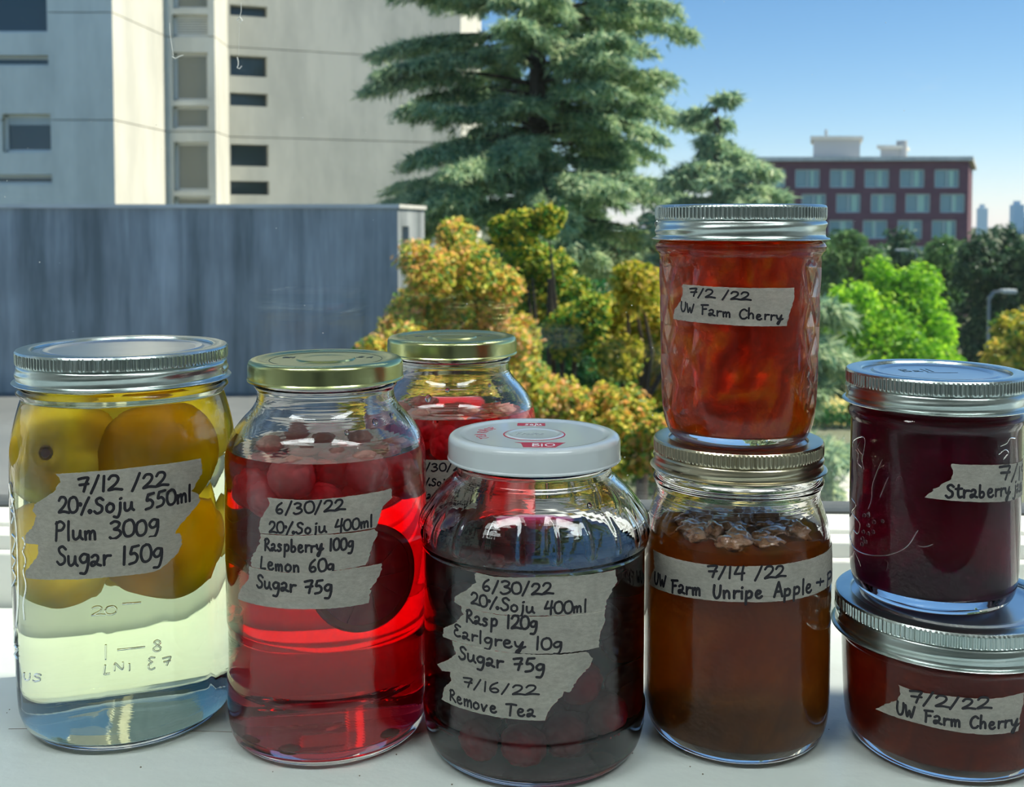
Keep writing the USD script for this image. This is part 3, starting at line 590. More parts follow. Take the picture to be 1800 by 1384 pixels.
def arc_text(text, r, a0, a1, h):
    st, full = text_strokes(text, 0, 3); out = []
    for q in st:
        a = a0 + (a1 - a0) * q[:, 0] / full; rr = r + q[:, 1] * h
        out.append(np.stack([rr * np.cos(a), rr * np.sin(a)], 1))
    return out
def rect(x0, x1, y0, y1): return [(x0, y0), (x1, y0), (x1, y1), (x0, y1)]
Z4 = (128.5 - .69) * MM
lid_print(lid, [circle(.0, 0, .0125)], (128.5 - .64) * MM, .00030, RED_PRINT)
lid_print(lid, flat_text('Fruits', -.0075, -.002, .005, 0, .8), (128.5 - .53) * MM, .00022, GREY_PRINT)
lid_print(lid, [], Z4, .0002, RED_PRINT, fill=[rect(-.0075, .0045, .0185, .0245), [(-.004, -.0255), (.0085, -.0255), (.0115, -.018), (.0125, -.0165), (-.0075, -.0165), (-.005, -.018)]])
lid_print(lid, flat_text('soju', -.004, .0195, .0045, 0, .7) + flat_text('BIO', -.0005, -.0240, .0055), Z4 + .00007, .00032, WHITE_PRINT)
lid_print(lid, arc_text('TEA RASP', .020, rad(205), rad(140), .004), Z4, .00022, RED_PRINT)
lid_print(sd, flat_text('Ball', -.012, .002, .0075, .05), (93 - 1.49) * MM, .0003, DARK_PRINT)
lid_print(sd, [[(-.003, .0005), (.002, .0000), (.009, .0002)]], (93 - 1.49) * MM, .00025, DARK_PRINT)
for jj in (rasp, rear):
    gl = stage.GetPrimAtPath(str(jj.root.GetPath()) + '/lug_lid')
    zz = (158 - .88) * MM
    lid_print(gl, flat_text('BN', -.019, .003, .004, .1) + flat_text('2 A', .012, .006, .004, -.2), zz, .0004, DARK_PRINT)
    lid_print(gl, [circle(0, 0, .0235)], zz, .00012, DARK_PRINT)

# ------------------------------------------------------------------ fruit
def soft(name, c, c2, rough=.5, ior=1.1, a=None, scale=60., diff=.35, tl=.4):   # fruit flesh that lets light through
    nodes = {'tc': ('texture_coordinate', {}), 'n': ('noise_texture', {'scale': scale, 'detail': 4.}), 'r': ('rgb_ramp', {'ramp': [(.3, c), (.7, c2)]}), 't': ('translucent_bsdf', {}), 'y': ('mix_closure', {'fac': tl}),
             'p': ('principled_bsdf', {'roughness': rough, 'ior': ior, 'transmission_weight': 1.}), 'd': ('principled_bsdf', {'roughness': .4, 'specular_ior_level': .05}), 'x': ('mix_closure', {'fac': diff})}
    links = [('tc.object', 'n.vector'), ('n.fac', 'r.fac'), ('r.color', 'p.base_color'), ('r.color', 'd.base_color'), ('r.color', 't.color'), ('d.BSDF', 'y.closure1'), ('t.BSDF', 'y.closure2'), ('p.BSDF', 'x.closure1'), ('y.closure', 'x.closure2')]
    if a: nodes['v'] = ('absorption_volume', absorb(a))
    return M(name, nodes, links, surf='x.closure', vol='v.volume' if a else None)
PLUM = soft('plum_flesh', (1., .61, .04), (1., .78, .14), .5, 1.12, (.1, 1.5, 30.), diff=.2, tl=.7)
STEM = plain('plum_stem_scar', (.10, .012, .003), .6)
def make_plum(cut):
    m = trimesh.creation.icosphere(4, 1.)
    v = m.vertices
    a = np.arctan2(v[:, 1], v[:, 0])
    r = 1 - .10 * np.exp(-((a) / .16) ** 2) * (1 - v[:, 2] ** 2) - .16 * np.exp(-((1 - np.abs(v[:, 2])) / .04)) + .04 * (meshkit.fbm(v * 1.6, 3, 4)[:, None][:, 0] - .5)
    v = v * r[:, None] * [.0222, .0212, .0228]
    m.vertices = v
    if cut:
        b = mn(m).trim_by_plane((1, .2, 0), -.004)
        m = tm(b)
    return m
SCAR = trimesh.creation.icosphere(2, .0030); SCAR.vertices[:, 2] *= .5; SCAR.apply_translation((0, 0, .0185))
def local(j, dx, dy, z): return (j.loc[0] + dx * MM, j.loc[1] + dy * MM, j.loc[2] + z * MM)
PL = [(-19, -15, 119, 82, 0, 6, 'yellow plum with dark stem scar, top left in the plum jar', False), (19, -14, 117, 40, 40, 30, 'yellow plum with pale skin, top right in the plum jar', False), (-19, -14, 77, 20, 10, 90, 'yellow plum half hidden behind the tape, lower left in the plum jar', False),
      (20, -12, 79, 10, -20, 200, 'lowest plum at the right side of the plum jar', False), (0, 20, 120, 50, 0, 40, 'yellow plum at the back of the jar, under the lid', False), (1, 20, 76, 0, 50, 10, 'yellow plum at the back of the jar, behind the lowest pair', False)]
for k, (dx, dy, z, rx, ry, rz, lab, cut) in enumerate(PL):
    t = thing('plum', lab, 'plum', local(plum_jar, dx, dy, z), group='plums in the tall jar')
    UsdGeom.Xform(t).AddRotateXYZOp().Set((float(rx), float(ry), float(rz)))
    obj('flesh', make_plum(cut), PLUM, t, smooth=60)
    if k == 0: obj('stem_scar', SCAR, STEM, t, smooth=60)
def soft_berry(seed):
    m = trimesh.creation.icosphere(4, 1.); v = m.vertices
    n = 60; k = np.arange(n); zz = 1 - 2 * (k + .5) / n; a = k * 2.39996
    c = np.stack([np.sqrt(1 - zz * zz) * np.cos(a), np.sqrt(1 - zz * zz) * np.sin(a), zz], 1)
    d = np.sqrt(np.maximum(2 - 2 * (v @ c.T), 0)).min(1)
    m.vertices = v * (1 - .9 * d ** 2 + .16 * (meshkit.fbm(v * 1.6, 2, seed) - .5))[:, None] * [.0080, .0080, .0086]
    return m
def fleshy(name, c, c2, tr=.5):
    return M(name, {'tc': ('texture_coordinate', {}), 'n': ('noise_texture', {'scale': 120., 'detail': 3.}), 'r': ('rgb_ramp', {'ramp': [(.3, c), (.7, c2)]}), 'p': ('principled_bsdf', {'roughness': .35}), 't': ('translucent_bsdf', {}), 'x': ('mix_closure', {'fac': tr})},
             [('tc.object', 'n.vector'), ('n.fac', 'r.fac'), ('r.color', 'p.base_color'), ('r.color', 't.color'), ('p.BSDF', 'x.closure1'), ('t.BSDF', 'x.closure2')], surf='x.closure')
BERRY = soft('raspberry_flesh', (1., .56, .46), (1., .76, .64), .5, 1.05, (1., 10., 10.), scale=120., diff=.8)
DBERRY = soft('dark_raspberry_flesh', (.75, .05, .07), (.9, .10, .11), .5, 1.05, (4., 40., 40.), scale=120., diff=.65)
def scatter(n, rmax, z0, z1, dmin, seed, zbias=None):
    r = np.random.default_rng(seed); pts = []
    for _ in range(6000):
        if len(pts) == n: break
        rr, a = rmax * math.sqrt(r.uniform()), r.uniform(0, 2 * np.pi)
        q = np.array([rr * math.cos(a), rr * math.sin(a), r.uniform(z0, z1)])
        if all(np.linalg.norm(q - p) > dmin for p in pts): pts.append(q)
    return pts
rb = np.random.default_rng(3)
def berries(name, j, pts, mat, label, group):
    src = thing(name, label, 'raspberry', local(j, *pts[0]), group=group)
    obj('drupelets', soft_berry(1), mat, src, smooth=60)
    for q in pts[1:]:
        copy_of(src, local(j, *q), rb.uniform(0, 360, 3), scale=[rb.uniform(.9, 1.1)] * 3)
berries('raspberry', rasp, scatter(22, 30, 103, 117.5, 14.2, 2), BERRY, 'pale raspberry floating at the top of the front red jar', 'raspberries in the front red jar')
berries('raspberry', rear, scatter(18, 29, 104, 117, 14.5, 8), BERRY, 'pale raspberry floating at the top of the rear red jar', 'raspberries in the rear red jar')
dpts = scatter(24, 33, 12, 24, 14.5, 5) + scatter(14, 32, 36, 66, 16, 6)
berries('soaked_raspberry', dark, dpts, DBERRY, 'dark raspberry soaked in the purple liquor', 'raspberries in the white-lidded jar')
LEMON, RIND = fleshy('lemon_flesh', (.55, .10, .10), (.7, .2, .16)), fleshy('lemon_rind', (.5, .12, .05), (.6, .2, .08))
def lemon(loc, rot, R, label, name='lemon_slice'):
    t = thing(name, label, 'lemon slice', loc); UsdGeom.Xform(t).AddRotateXYZOp().Set(tuple(map(float, rot)))
    segs = []
    for k in range(9):
        a0, a1 = k * 2 * np.pi / 9 + .05, (k + 1) * 2 * np.pi / 9 - .05
        arc = [(R * .86 * math.cos(a), R * .86 * math.sin(a)) for a in np.linspace(a0, a1, 8)]
        m = trimesh.creation.extrude_polygon(Polygon([(R * .12 * math.cos((a0 + a1) / 2), R * .12 * math.sin((a0 + a1) / 2))] + arc), .0042, engine='earcut'); m.apply_translation((0, 0, -.0021))
        obj('segment', m, LEMON, t, smooth=False)
    ring = revolve(np.array([(R * .87, -1.8e-3), (R * .97, -1.9e-3), (R, -.8e-3), (R, .8e-3), (R * .97, 1.9e-3), (R * .87, 1.8e-3)]) / MM, 64)
    obj('rind', ring, RIND, t, smooth=40)
    pith = revolve(np.array([(0, -1.2e-3), (R * .88, -1.2e-3), (R * .88, 1.2e-3), (0, 1.2e-3)]) / MM, 48)
    obj('pith', pith, LEMON, t, smooth=30)
lemon(local(rasp, 17, -20, 72), (82, 0, 38), .0215, 'dark lemon slice standing against the glass, right of the tape')
lemon(local(rasp, -8, 16, 80), (70, 20, -30), .022, 'dark lemon slice at the back of the front red jar')
lemon(local(rear, -5, -18, 84), (75, 10, -20), .022, 'dark lemon slice in the rear red jar')
SEED = plain('berry_seed', (.22, .09, .03), .5)
for q, where in [((-24, -24, 6.2), 'left front'), ((-8, -31, 6.2), 'front'), ((27, -19, 7), 'right')]:
    m = trimesh.creation.icosphere(2, 1.); m.vertices = (m.vertices + .2 * (meshkit.noise(m.vertices * 2 + q[0], 1)[:, None] - .5)) * [.0042, .0036, .0018]
    o = obj('fruit_pulp', m, SEED, smooth=60, label=f'brown scrap of fruit pulp at the {where} of the front red jar bottom', cat='fruit pulp', group='pulp scraps in the front red jar')
    UsdGeom.Xformable(o).AddTranslateOp().Set(tuple(local(rasp, *q)))
DROP = liquid('red_drop', (10., 160., 130.), 1.34)
def drops(j, pxs):
    for px, py, s in pxs:
        a, z, _ = to_surface(j, px, py); R = (j.r_at(z / MM) - 2.5) * MM
        m = trimesh.creation.icosphere(2, s); m.vertices *= [1, .45, 1.35]
        m.apply_transform(trimesh.transformations.rotation_matrix(a, [0, 0, 1])); m.apply_translation((R * math.sin(a), -R * math.cos(a), z))
        obj('droplet', m, DROP, j.root, smooth=60, label='pink droplet on the inside of the glass')
drops(rasp, [(665, 745, .0014), (694, 734, .0011), (612, 764, .001)])
drops(rear, [(750, 703, .0016), (786, 689, .0011), (865, 680, .0009)])
drops(dark, [(1041, 893, .0011)])
CHUNK = noisy('apple_chunk', [(.35, (.20, .07, .025)), (.5, (.42, .20, .09)), (.68, (.62, .40, .28))], scale=160., rough=.12, bump=.9, bscale=420., coat_weight=.8, coat_roughness=.05)
rc = np.random.default_rng(12)
for k, q in enumerate(scatter(24, 27, 85.5, 88, 7.5, 21)):
    m = trimesh.creation.icosphere(3, 1.)
    m.vertices = m.vertices * (.55 + .95 * meshkit.fbm(m.vertices * 2.2 + k * 5, 3, k))[:, None] * rc.uniform(.004, .0075, 3) * [1, 1, .55]
    o = obj('fruit_chunk', m, CHUNK, smooth=60, label='soft brown fruit chunk on top of the apple jam', cat='fruit chunk', group='chunks on the apple jam')
    UsdGeom.Xformable(o).AddTranslateOp().Set(tuple(local(apple, *q)))

# ------------------------------------------------------------------ outside
GZ = -8.0
LEAFMESH = None
def leaves(centers, radii, n, size, seed, flat=.35, aspect=.5, droop=0.):
    r = np.random.default_rng(seed)
    centers, radii = np.asarray(centers, float), np.asarray(radii, float)
    wgt = (radii ** 2).prod(1) ** .5 if radii.ndim == 2 else radii ** 2
    k = r.choice(len(centers), n, p=wgt / wgt.sum())
    d = r.normal(size=(n, 3)); d /= np.linalg.norm(d, axis=1, keepdims=True)
    rr = r.uniform(.3, 1.15, n) ** .5
    rad3 = radii[k] if radii.ndim == 2 else radii[k][:, None]
    lump = .55 + .9 * meshkit.fbm(d * 2.2 + k[:, None] * 3.1, 2, seed)
    p = centers[k] + d * rad3 * (rr * lump)[:, None]
    nrm = d * .6 + r.normal(size=(n, 3)) * .6 + [0, 0, .5]; nrm /= np.linalg.norm(nrm, axis=1, keepdims=True)
    t = np.cross(nrm, r.normal(size=(n, 3))); t[:, 2] -= droop; t /= np.linalg.norm(t, axis=1, keepdims=True)
    b = np.cross(nrm, t)
    s = size * r.uniform(.6, 1.3, n)[:, None]
    fold = nrm * s * .12
    v = np.stack([p - t * s * .5, p + b * s * aspect * .5 + fold, p + t * s * .5, p - b * s * aspect * .5 + fold], 1).reshape(-1, 3)
    i = np.arange(n)[:, None] * 4
    f = np.vstack([i + [0, 1, 2], i + [0, 2, 3]])
    return trimesh.Trimesh(v, f, process=False)
def clumps(px_list, depth, jitter=.6, seed=0, sub=4):
    r = np.random.default_rng(seed); c, rad_ = [], []
    for px, py, s in px_list:
        S = s * depth / F
        p = at(px, py, depth + r.uniform(-jitter, jitter))
        c.append(p); rad_.append(S * .95)
        for _ in range(sub):
            d = r.normal(size=3); d /= np.linalg.norm(d)
            c.append(p + d * S * .75); rad_.append(S * r.uniform(.35, .75))
    return np.array(c), np.array(rad_)
def leaf_tree(name, label, px_list, depth, n, size, mat, seed, base_px, cat_='tree', jitter=.6, group=None, aspect=.5, trunk_r=.12, droop=0.):
    c, r_ = clumps(px_list, depth, jitter, seed)
    b = at(base_px, 500, depth); b[2] = GZ
    t = thing(name, label, cat_, b, group=group)
    m = leaves(c - b, r_, n, size, seed, aspect=aspect, droop=droop)
    obj('foliage', m, mat, t, smooth=False, uv=leaf_uv(m, 4, seed), kind='stuff')
    top = c.mean(0) - b
    obj('trunk', tube([(0, 0, 0), top * [.3, .3, .4], top * [.8, .8, .8], top], [trunk_r, trunk_r * .8, trunk_r * .5, trunk_r * .3], 8), BARK, t)
    rg = np.random.default_rng(seed)
    for k in rg.choice(len(c), min(7, len(c)), replace=False):
        e = c[k] - b; s = top * rg.uniform(.6, .9)
        obj('branch', tube([s, (s + e) / 2 + rg.normal(size=3) * .1, e], [trunk_r * .3, trunk_r * .2, trunk_r * .08], 5), BARK, t)
    return t
ORANGE = leafy('leaf_orange', [(.2, (.08, .26, .05)), (.38, (.34, .50, .08)), (.5, (.80, .80, .10)), (.60, (.98, .80, .16)), (.72, (1., .52, .16)), (.86, (1., .66, .36))])
YELGRN = leafy('leaf_yellow_green', [(.2, (.03, .16, .04)), (.42, (.12, .34, .03)), (.58, (.46, .56, .05)), (.8, (.9, .72, .10))])
OLIVE = leafy('leaf_olive', [(.2, (.08, .22, .03)), (.42, (.40, .48, .04)), (.62, (.78, .68, .06)), (.85, (.95, .68, .2))])
DEEP = leafy('leaf_deep_green', [(.2, (.02, .12, .04)), (.55, (.06, .30, .09)), (.85, (.22, .50, .08))])
MAPLE = leafy('leaf_bright_green', [(.2, (.05, .26, .01)), (.5, (.28, .62, .02)), (.8, (.62, .92, .06))], trans=.5)
DKTREE = leafy('leaf_blue_green', [(.2, (.02, .07, .04)), (.6, (.06, .15, .08)), (.9, (.18, .30, .12))])
MIDTREE = leafy('leaf_mid_green', [(.2, (.05, .15, .06)), (.6, (.14, .30, .10)), (.9, (.28, .46, .14))])
leaf_tree('photinia_tree', 'orange-tipped leafy tree beside the corner of the grey wall', [(800, 425, 40), (760, 475, 50), (830, 470, 50), (735, 535, 45), (800, 545, 62), (870, 520, 42), (700, 600, 45), (760, 620, 60), (850, 605, 55), (905, 610, 45)], 10., 20000, .07, ORANGE, 31, 800)
leaf_tree('leafy_tree', 'green tree with yellow shoots in the middle of the view', [(905, 410, 36), (962, 388, 24), (925, 450, 40), (975, 470, 36), (1000, 520, 42), (950, 530, 40), (1010, 580, 48), (1035, 560, 36)], 11., 13000, .08, YELGRN, 32, 980)
leaf_tree('leafy_tree', 'deep green tree in shade between the yellow shrubs', [(985, 600, 50), (1040, 640, 60), (1060, 560, 40), (1010, 700, 55), (1090, 660, 40)], 13.2, 9000, .09, DEEP, 33, 1040)
leaf_tree('leafy_tree', 'olive yellow tree left of the quilted jar', [(1125, 510, 40), (1090, 560, 46), (1140, 590, 45), (1090, 630, 40), (1150, 660, 50), (1200, 560, 50)], 10.5, 12000, .075, OLIVE, 34, 1120)
leaf_tree('photinia_tree', 'low orange and yellow tree behind the white lid', [(930, 680, 45), (985, 705, 45), (1050, 735, 50), (1110, 720, 42), (1000, 770, 50), (1090, 790, 50), (930, 745, 40), (1150, 780, 40), (1060, 830, 40)], 8.5, 17000, .065, ORANGE, 35, 1010)
leaf_tree('photinia_tree', 'low pale shrub rising behind the gold lids', [(660, 640, 45), (720, 660, 45), (690, 700, 50), (780, 670, 45), (850, 680, 40)], 9., 9000, .065, ORANGE, 36, 720)
leaf_tree('leafy_tree', 'dark green undergrowth filling the gaps behind the orange trees', [(850 + 48 * k, 520 + (k * 47) % 110 + 60 * q, 60) for k in range(9) for q in range(5)], 15.6, 16000, .13, DEEP, 37, 960, jitter=.5)
# cedar
NEEDLE = leafy('cedar_needles', [(.2, (.10, .24, .16)), (.42, (.28, .46, .28)), (.62, (.52, .68, .38)), (.82, (.78, .86, .52))], trans=.4, rough=.6)
def cedar(label, px, depth, y_top, y_base, layers, seed, per=10, name='cedar_tree', lean=0.):
    r = np.random.default_rng(seed)
    b = at(px, HOR, depth); b[2] = GZ
    t = thing(name, label, 'tree', b)
    top = at(px + lean, y_top, depth) - b
    obj('trunk', tube([(0, 0, 0), top * .5, top * .85, top], [.4, .3, .12, .03], 8), BARK, t)
    P0, P1, P2 = [], [], []
    wood = []
    for (y, half_w, droop, n_b) in layers:
        for k in range(n_b):
            yy = y + r.uniform(-34, 34)
            z0 = (at(px, yy, depth) - b)[2]
            az = 2 * np.pi * (k + r.uniform(-.35, .35)) / n_b
            L = half_w * depth / F * (1.12 - .75 * r.uniform(0, 1) ** 1.6)
            drp = droop * r.uniform(.5, 1.7)
            u = np.array([math.cos(az), math.sin(az), 0]); side = np.array([-u[1], u[0], 0])
            s = np.linspace(0, 1, 9)
            base = top * (z0 / top[2]) * [1, 1, 0]
            pts = base + u * (s * L)[:, None] + side * (np.sin(s * 2.5 + k) * L * .05)[:, None]
            pts[:, 2] = z0 + L * (.22 * s - drp * s ** 2.2) + r.normal() * .1
            wood.append(tube(pts[:8], np.linspace(.07, .012, 8), 5))
            n_t = int(14 + L * 16)
            for q in range(n_t):
                s0 = r.uniform(.22, 1.) ** .7
                c0 = np.array([np.interp(s0, s, pts[:, m]) for m in range(3)])
                sd = 1 if r.uniform() < .5 else -1
                tl = r.uniform(.35, 1.05) * (1.15 - .6 * s0) * min(1., L / 2.5)
                dv = u * r.uniform(.3, .9) + side * sd * r.uniform(.35, 1.) + np.array([0, 0, r.uniform(-.25, .05)])
                dv /= np.linalg.norm(dv)
                m = 34
                w_ = np.sqrt(r.uniform(0, 1, m))
                p = c0 + dv * (w_ * tl)[:, None] + r.normal(size=(m, 3)) * [.08, .08, .03]
                p[:, 2] -= .48 * tl * w_ ** 2
                d = dv * .8 + r.normal(size=(m, 3)) * .55; d[:, 2] -= .45; d /= np.linalg.norm(d, axis=1, keepdims=True)
                l = r.uniform(.12, .28, m)[:, None]
                wv = np.cross(d, r.normal(size=(m, 3)) + [0, 0, 1.5]); wv /= np.linalg.norm(wv, axis=1, keepdims=True) + 1e-9
                P0.append(p - wv * .028); P1.append(p + wv * .028); P2.append(p + d * l)
    v = np.stack([np.vstack(P0), np.vstack(P1), np.vstack(P2)], 1).reshape(-1, 3)
    f = np.arange(len(v)).reshape(-1, 3)
    fm = trimesh.Trimesh(v, f, process=False)
    obj('foliage', fm, NEEDLE, t, smooth=False, uv=leaf_uv(fm, 3, seed), kind='stuff')
    for wmesh in wood: obj('branch', wmesh, BARK, t)
    return t
cedar('tall layered cedar tree towering behind the orange shrubs', 945, 28., -260, 500, [(-200, 90, .1, 8), (-130, 140, .12, 9), (-70, 190, .15, 9), (-15, 225, .2, 10), (40, 235, .22, 10), (95, 265, .25, 11), (150, 270, .25, 11), (205, 265, .25, 11), (255, 265, .28, 11), (305, 285, .3, 12), (350, 310, .3, 12), (400, 260, .3, 10), (450, 230, .3, 9)], 41)
cedar('smaller cedar with drooping tips right of the tall cedar', 1262, 19.5, 205, 460, [(228, 28, .2, 5), (255, 45, .3, 6), (290, 70, .3, 8), (325, 95, .35, 9), (370, 110, .35, 9), (420, 120, .35, 9), (470, 130, .35, 9), (520, 120, .35, 8)], 42)
cedar('pale drooping cedar branches between the cherry and strawberry jars', 1385, 15., 500, 800, [(560, 70, .4, 8), (600, 90, .4, 9), (645, 100, .45, 9), (775, 95, .3, 9), (815, 90, .3, 8)], 43)
# concrete tower
def concrete(name, a, b, streak=True, scale=.9):
    nodes = {'geo': ('geometry', {}), 'mp': ('mapping', {'scale': (1., 1., .28 if streak else 1.)}), 'n': ('noise_texture', {'scale': scale, 'detail': 7., 'roughness': .62}), 'r': ('rgb_ramp', {'ramp': [(.38, a), (.62, b)]}),
             'bn': ('noise_texture', {'scale': 8., 'detail': 5.}), 'b': ('bump', {'strength': .25, 'distance': .02}), 'p': ('principled_bsdf', {'roughness': .85})}
    return M(name, nodes, [('geo.position', 'mp.vector'), ('mp.vector', 'n.vector'), ('n.fac', 'r.fac'), ('r.color', 'p.base_color'), ('geo.position', 'bn.vector'), ('bn.fac', 'b.height'), ('b.normal', 'p.normal')])
CONC = concrete('concrete', (.48, .48, .44), (.62, .61, .55))
CONC2 = concrete('concrete_light', (.58, .575, .50), (.72, .705, .61))
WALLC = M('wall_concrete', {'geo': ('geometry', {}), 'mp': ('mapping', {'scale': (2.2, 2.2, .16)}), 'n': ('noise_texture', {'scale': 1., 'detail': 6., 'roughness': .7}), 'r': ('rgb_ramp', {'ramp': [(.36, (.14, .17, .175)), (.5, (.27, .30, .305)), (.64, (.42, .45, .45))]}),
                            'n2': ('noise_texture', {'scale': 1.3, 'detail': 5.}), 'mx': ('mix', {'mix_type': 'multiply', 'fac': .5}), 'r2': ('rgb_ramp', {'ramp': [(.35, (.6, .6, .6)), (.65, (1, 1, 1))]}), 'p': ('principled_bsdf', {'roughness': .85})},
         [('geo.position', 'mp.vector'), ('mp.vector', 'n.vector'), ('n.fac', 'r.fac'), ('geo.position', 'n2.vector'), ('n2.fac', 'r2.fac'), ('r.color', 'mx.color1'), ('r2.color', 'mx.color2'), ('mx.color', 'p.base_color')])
DARKGLASS = plain('tower_glass', (.03, .06, .075), .08)
BAYGLASS = plain('bay_glass', (.20, .21, .17), .15)
ALU = plain('window_alu', (.62, .63, .58), .45)
def gp(px, depth): p = at(px, HOR, depth); return p[:2]
p1, p2, p3, p4 = gp(203, 34), gp(297, 38.4), gp(381, 38.4), gp(404, 40.6)
yaw_f = rad(24)
p5 = p4 + 9.2 * np.array([math.cos(yaw_f), math.sin(yaw_f)])
foot = [gp(-900, 34), p1, p2, p3, p4, p5, p5 + [0, 14], gp(-900, 34) + [0, 20]]
ztop = 19.
tower = thing('concrete_tower', 'tall grey concrete tower with slot windows on the left', 'building', (p1[0], p1[1], 0))
org = np.array([p1[0], p1[1], 0])
core = mn(trimesh.creation.extrude_polygon(Polygon(foot), ztop - GZ, engine='earcut')).translate((0, 0, GZ))
def on_plane(px, py, q, ang):               # where a pixel meets the vertical plane through q at angle ang -> (along, height)
    d = ray(px, py); nrm = np.array([-math.sin(ang), math.cos(ang)])
    t = ((q - EYE[:2]) @ nrm) / (d[:2] @ nrm)
    p = EYE + d * t
    return (p[:2] - q) @ np.array([math.cos(ang), math.sin(ang)]), p[2]
def block(q, ang, u0, u1, v0, v1, z0, z1):  # box in a facade's own frame: along, inward, up
    b = bx(u0, u1, v0, v1, z0, z1)
    b.apply_transform(trimesh.transformations.rotation_matrix(ang, [0, 0, 1])); b.apply_translation((q[0], q[1], 0))
    return b
def px_rect(r, q, ang):
    x0, y0, x1, y1 = r
    (a, z1), (b, z0) = on_plane(x0, y0, q, ang), on_plane(x1, y1, q, ang)
    return a, b, z0, z1
cuts, wins = [], []
PITCH_Y = 155
for r_ in [(-62, -55, 83, 58), (-62, 97, 85, 117), (3, 200, 90, 268), (-62, 307, 92, 325), (-160, 200, -40, 268)]:
    wins.append((r_, p1, YAW, 'left'))
for r_ in [(404, 7, 470, 31), (404, 96, 470, 136), (404, 162, 471, 188), (405, 253, 473, 293), (405, 318, 474, 343), (404, -60, 470, -20), (408, 410, 475, 450)]:
    wins.append((r_, p4, yaw_f, 'slot'))
for r_ in [(303, -60, 366, 15), (303, 92, 366, 177), (303, 186, 367, 226), (305, 250, 368, 336), (305, 345, 370, 430), (302, 25, 366, 64)]:
    wins.append((r_, p2, YAW, 'bay'))
for r_, q, ang, kind in wins:
    a, b, z0, z1 = px_rect(r_, q, ang)
    cuts.append(mn(block(q, ang, a, b, -.5, .55 if kind == 'slot' else .35, z0, z1)))
core = core - manifold3d.Manifold.batch_boolean(cuts, manifold3d.OpType.Add)
zs = [GZ] + [on_plane(500, y, p4, yaw_f)[1] for y in (398 + 155, 398, 243, 88, -67, -222)] + [ztop]
zs = sorted(z for z in zs if GZ <= z <= ztop)
big = mn(bx(-80, 60, 0, 120, -50, 50))
for z0, z1 in zip(zs[:-1], zs[1:]):
    m = core.trim_by_plane((0, 0, 1), z0 + .015).trim_by_plane((0, 0, -1), -(z1 - .015))
    obj('concrete_panel', tm(m.translate(tuple(-org))), CONC2, tower, smooth=False)
inner = Polygon(foot).buffer(-.06)
obj('core', trimesh.creation.extrude_polygon(inner.buffer(-.6), ztop - GZ - .1, engine='earcut').apply_translation((-org[0], -org[1], GZ)), CONC, tower, smooth=False)
for r_, q, ang, kind in wins:
    a, b, z0, z1 = px_rect(r_, q, ang)
    dep = .5 if kind == 'slot' else .3
    fr = .05 if kind == 'slot' else .10
    sh = lambda m: m.apply_translation(-org)
    f_mesh = cat(block(q, ang, a, b, dep - .07, dep, z0, z0 + fr), block(q, ang, a, b, dep - .07, dep, z1 - fr, z1), block(q, ang, a, a + fr, dep - .07, dep, z0, z1), block(q, ang, b - fr, b, dep - .07, dep, z0, z1))
    wo = obj('window', sh(f_mesh), ALU if kind != 'slot' else GASKET, tower, smooth=False)
    if r_ == (302, 25, 366, 64):
        sl = [block(q, ang, a + .08, b - .08, dep - .05, dep, z, z + .05) for z in np.arange(z0 + .1, z1 - .1, .085)]
        obj('louver_slats', sh(cat(sl)), ALU, wo, smooth=False, kind='stuff')
    obj('pane', sh(block(q, ang, a + fr * .5, b - fr * .5, dep - .03, dep + .02, z0 + fr * .5, z1 - fr * .5)), BAYGLASS if kind == 'bay' else DARKGLASS, wo, smooth=False)
    if kind == 'left' and r_[3] - r_[1] > 40:
        obj('roller_blind', sh(block(q, ang, a + fr, b - fr, dep - .045, dep - .03, z1 - fr - .38 * (z1 - z0) * .5, z1 - fr)), plain('blind_%d' % len(used), (.45, .5, .5), .8), wo, smooth=False)
# near grey wall with its lit end
WD = 14.
wl, wr, wr2 = gp(-800, WD), gp(699, WD), gp(746, WD + 1.7)
zt = at(500, 366, WD)[2]
wallf = [wl, wr, wr2, wr2 + [-.5, .6], wl + [0, 2.3]]
wm = mn(trimesh.creation.extrude_polygon(Polygon(wallf), zt + 6.5, engine='earcut')).translate((0, 0, -6.5))
ea = math.atan2(wr2[1] - wr[1], wr2[0] - wr[0])
a0, z1_ = on_plane(707, 398, wr, ea); a1, z0_ = on_plane(719, 462, wr, ea)
wm = wm - mn(block(wr, ea, a0, a1, -.3, .5, z0_, z1_))
gw = thing('concrete_wall', 'long dark grey stained concrete wall with a sunlit right end', 'wall', (wr[0], wr[1], 0))
o2 = np.array([wr[0], wr[1], 0])
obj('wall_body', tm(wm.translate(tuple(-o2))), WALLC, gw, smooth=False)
obj('slot_window', block(wr, ea, a0, a1, .25, .3, z0_, z1_).apply_translation(-o2), DARKGLASS, gw, smooth=False)
cap_ = Polygon(wallf).buffer(.03, join_style=2)
obj('coping', trimesh.creation.extrude_polygon(cap_, .05, engine='earcut').apply_translation((-o2[0], -o2[1], zt)), CONC, gw, smooth=False)
tz = at(100, 692, WD)[2]
tl = [gp(-1200, 5.), gp(640, 5.), gp(690, WD - .05), gp(-800, WD - .05)]
obj('terrace', trimesh.creation.extrude_polygon(Polygon(tl), .3, engine='earcut').apply_translation((0, 0, tz - .3)), concrete('terrace_concrete', (.13, .145, .145), (.17, .185, .18)), smooth=False, kind='structure')
